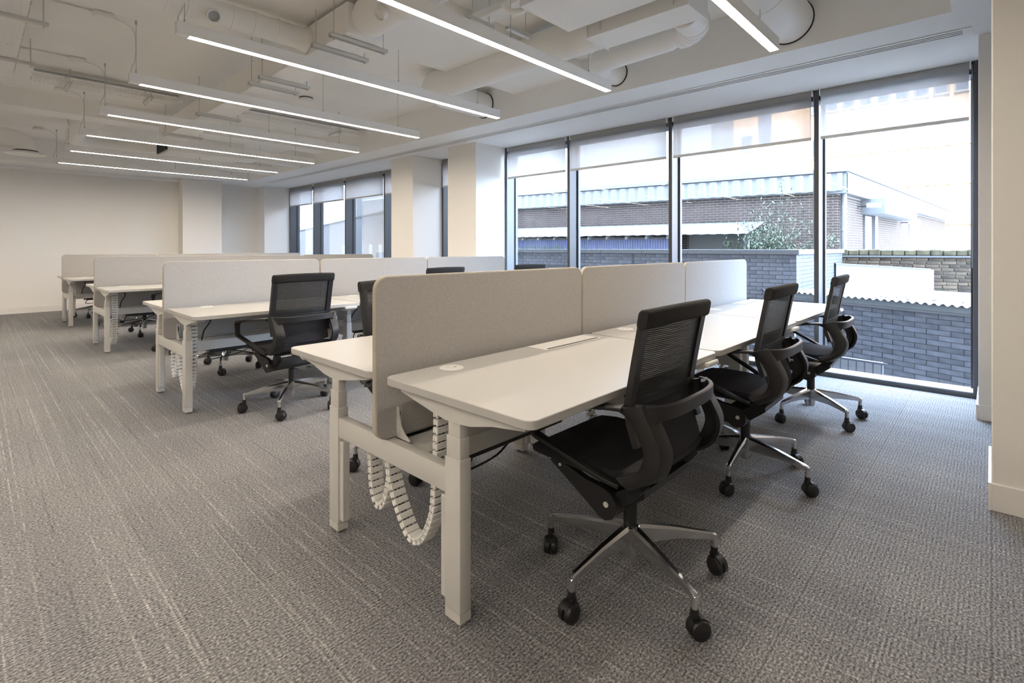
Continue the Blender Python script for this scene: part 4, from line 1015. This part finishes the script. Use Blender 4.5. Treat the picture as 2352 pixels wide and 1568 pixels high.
for k in range(420):
    t = rnd.choice((rnd.uniform(5.2, 7.0), rnd.uniform(7.4, 9.0), rnd.uniform(3.0, 9.5)))
    x = 10.05-0.039*t*0.9+0.18+rnd.uniform(0, .12); y = 2.56+t; h_ = rnd.uniform(0.03, 0.16); i = len(vs); dx, dy = rnd.uniform(-.04, .04), rnd.uniform(-.05, .05)
    vs += [(x, y, 1.218), (x, y+0.012, 1.218), (x+dx, y+dy, 1.218+h_)]; fs.append((i, i+1, i+2))
o = link('weeds', MB().raw(vs, fs).done('weeds', False), M['green']); tag(o, 'thin green weeds growing along the coping of the yard wall', 'weeds', kind='stuff')
# far buildings
r = thing('office_building', 'sunlit orange brick office building with rows of windows behind the low building', 'building')
XO = 54.0
part('wall_mass', MB().box(XO+0.25, XO+14, -22, 21.75, GZ, 26), M['orange'], r, False)
sills = (13.81, 9.66, 6.52, 3.26)
yb = [-13.0+1.277*k for k in range(21)]
for y in yb: part('pier', MB().box(XO-0.02, XO+0.25, y-0.13, y+0.13, GZ, 25), M['orange'], r, False)
for zi, zs in enumerate(sills):
    part('sill_band', MB().box(XO+0.02, XO+0.25, -13.2, 12.6, zs-0.12, zs), M['paleconc'], r, False)
    for y in yb[:-1]:
        f = part('window_frame', MB().box(XO+0.12, XO+0.249, y+0.13, y+1.147, zs, zs+1.75), M['paleconc'], r, False)
        part('window_pane', MB().box(XO+0.08, XO+0.119, y+0.30, y+1.02, zs+0.08, zs+1.65), M['farglass'], f, False)
part('glazed_strip', MB().box(XO+0.1, XO+0.249, 15.85, 17.0, GZ, 25), M['farglass'], r, False)
for zs in (15.2, 11.0, 7.4):
    f = part('window_frame', MB().box(XO+0.12, XO+0.249, 17.5, 18.75, zs-0.1, zs+1.7), M['paleconc'], r, False)
    part('window_pane', MB().box(XO+0.08, XO+0.119, 17.62, 18.62, zs, zs+1.6), M['farglass'], f, False)
r = thing('tall_building', 'pale grey brick tower block rising behind the left of the low building', 'building')
MX, L = fmat((46.0, 18.5), (40.0, 70.0))
mpart('wall_mass', MB().box(0, L, -14, 0, GZ, 30), M['greybrick'], r, MX)
for k, (x, z) in enumerate(((13.0, 8.2), (24, 8.0))):
    f = mpart('window_frame', MB().box(x, x+3.0, 0.001, 0.08, z, z+1.6), M['paleconc'], r, MX)
    mpart('window_pane', MB().box(x+0.15, x+2.85, 0.081, 0.10, z+0.15, z+1.45), M['farglass'], f, Matrix())
r = thing('white_brick_building', 'long white brick building with dark windows seen through the far windows', 'building')
MX, L = fmat((10.65, 15.95), (24.8, 60.7))
mpart('wall_core', MB().box(0, L, -3, -0.012, GZ, 2.63), mat('grey_mortar', (0.15, 0.15, 0.155), 0.9), r, MX)
S0 = 1.507
wins = [(S0+0.1, S0+0.75), (S0+1.65, S0+2.35), (S0+5.4, S0+8.2), (S0+15, S0+17.8), (S0+24, S0+27)]
mpart('white_brickwork', brick_mass(0, 22, 1.46, 2.625, cl=0.24, joint=0.018, depth=0.012), M['whitebrick'], r, MX, kind='stuff')
mpart('far_brickwork', MB().box(22, L, -0.011, 0.0, 0.5, 2.62), M['whitebrick'], r, MX)
q = MB(); xs = [0]+[v for w_ in wins for v in w_]
for a_, b_ in zip([0]+[w_[1] for w_ in wins[:4]], [w_[0] for w_ in wins[:4]]+[22]): brick_mass(a_, b_, 0.485, 1.46, cl=0.24, joint=0.018, depth=0.012, q=q)
mpart('lower_brickwork', q, M['whitebrick'], r, MX, kind='stuff')
for a_, b_ in wins[:4]:
    f = mpart('window_frame', MB().box(a_, b_, -0.0115, -0.002, 0.3, 1.45), M['paleconc'], r, MX)
    mpart('window_pane', MB().box(a_+0.08, b_-0.08, -0.0018, -0.0005, 0.4, 1.40), M['farglass'], f, Matrix())
mpart('roof_coping', MB().box(0, L, -3, 0.04, 2.632, 2.70), M['coping'], r, MX)
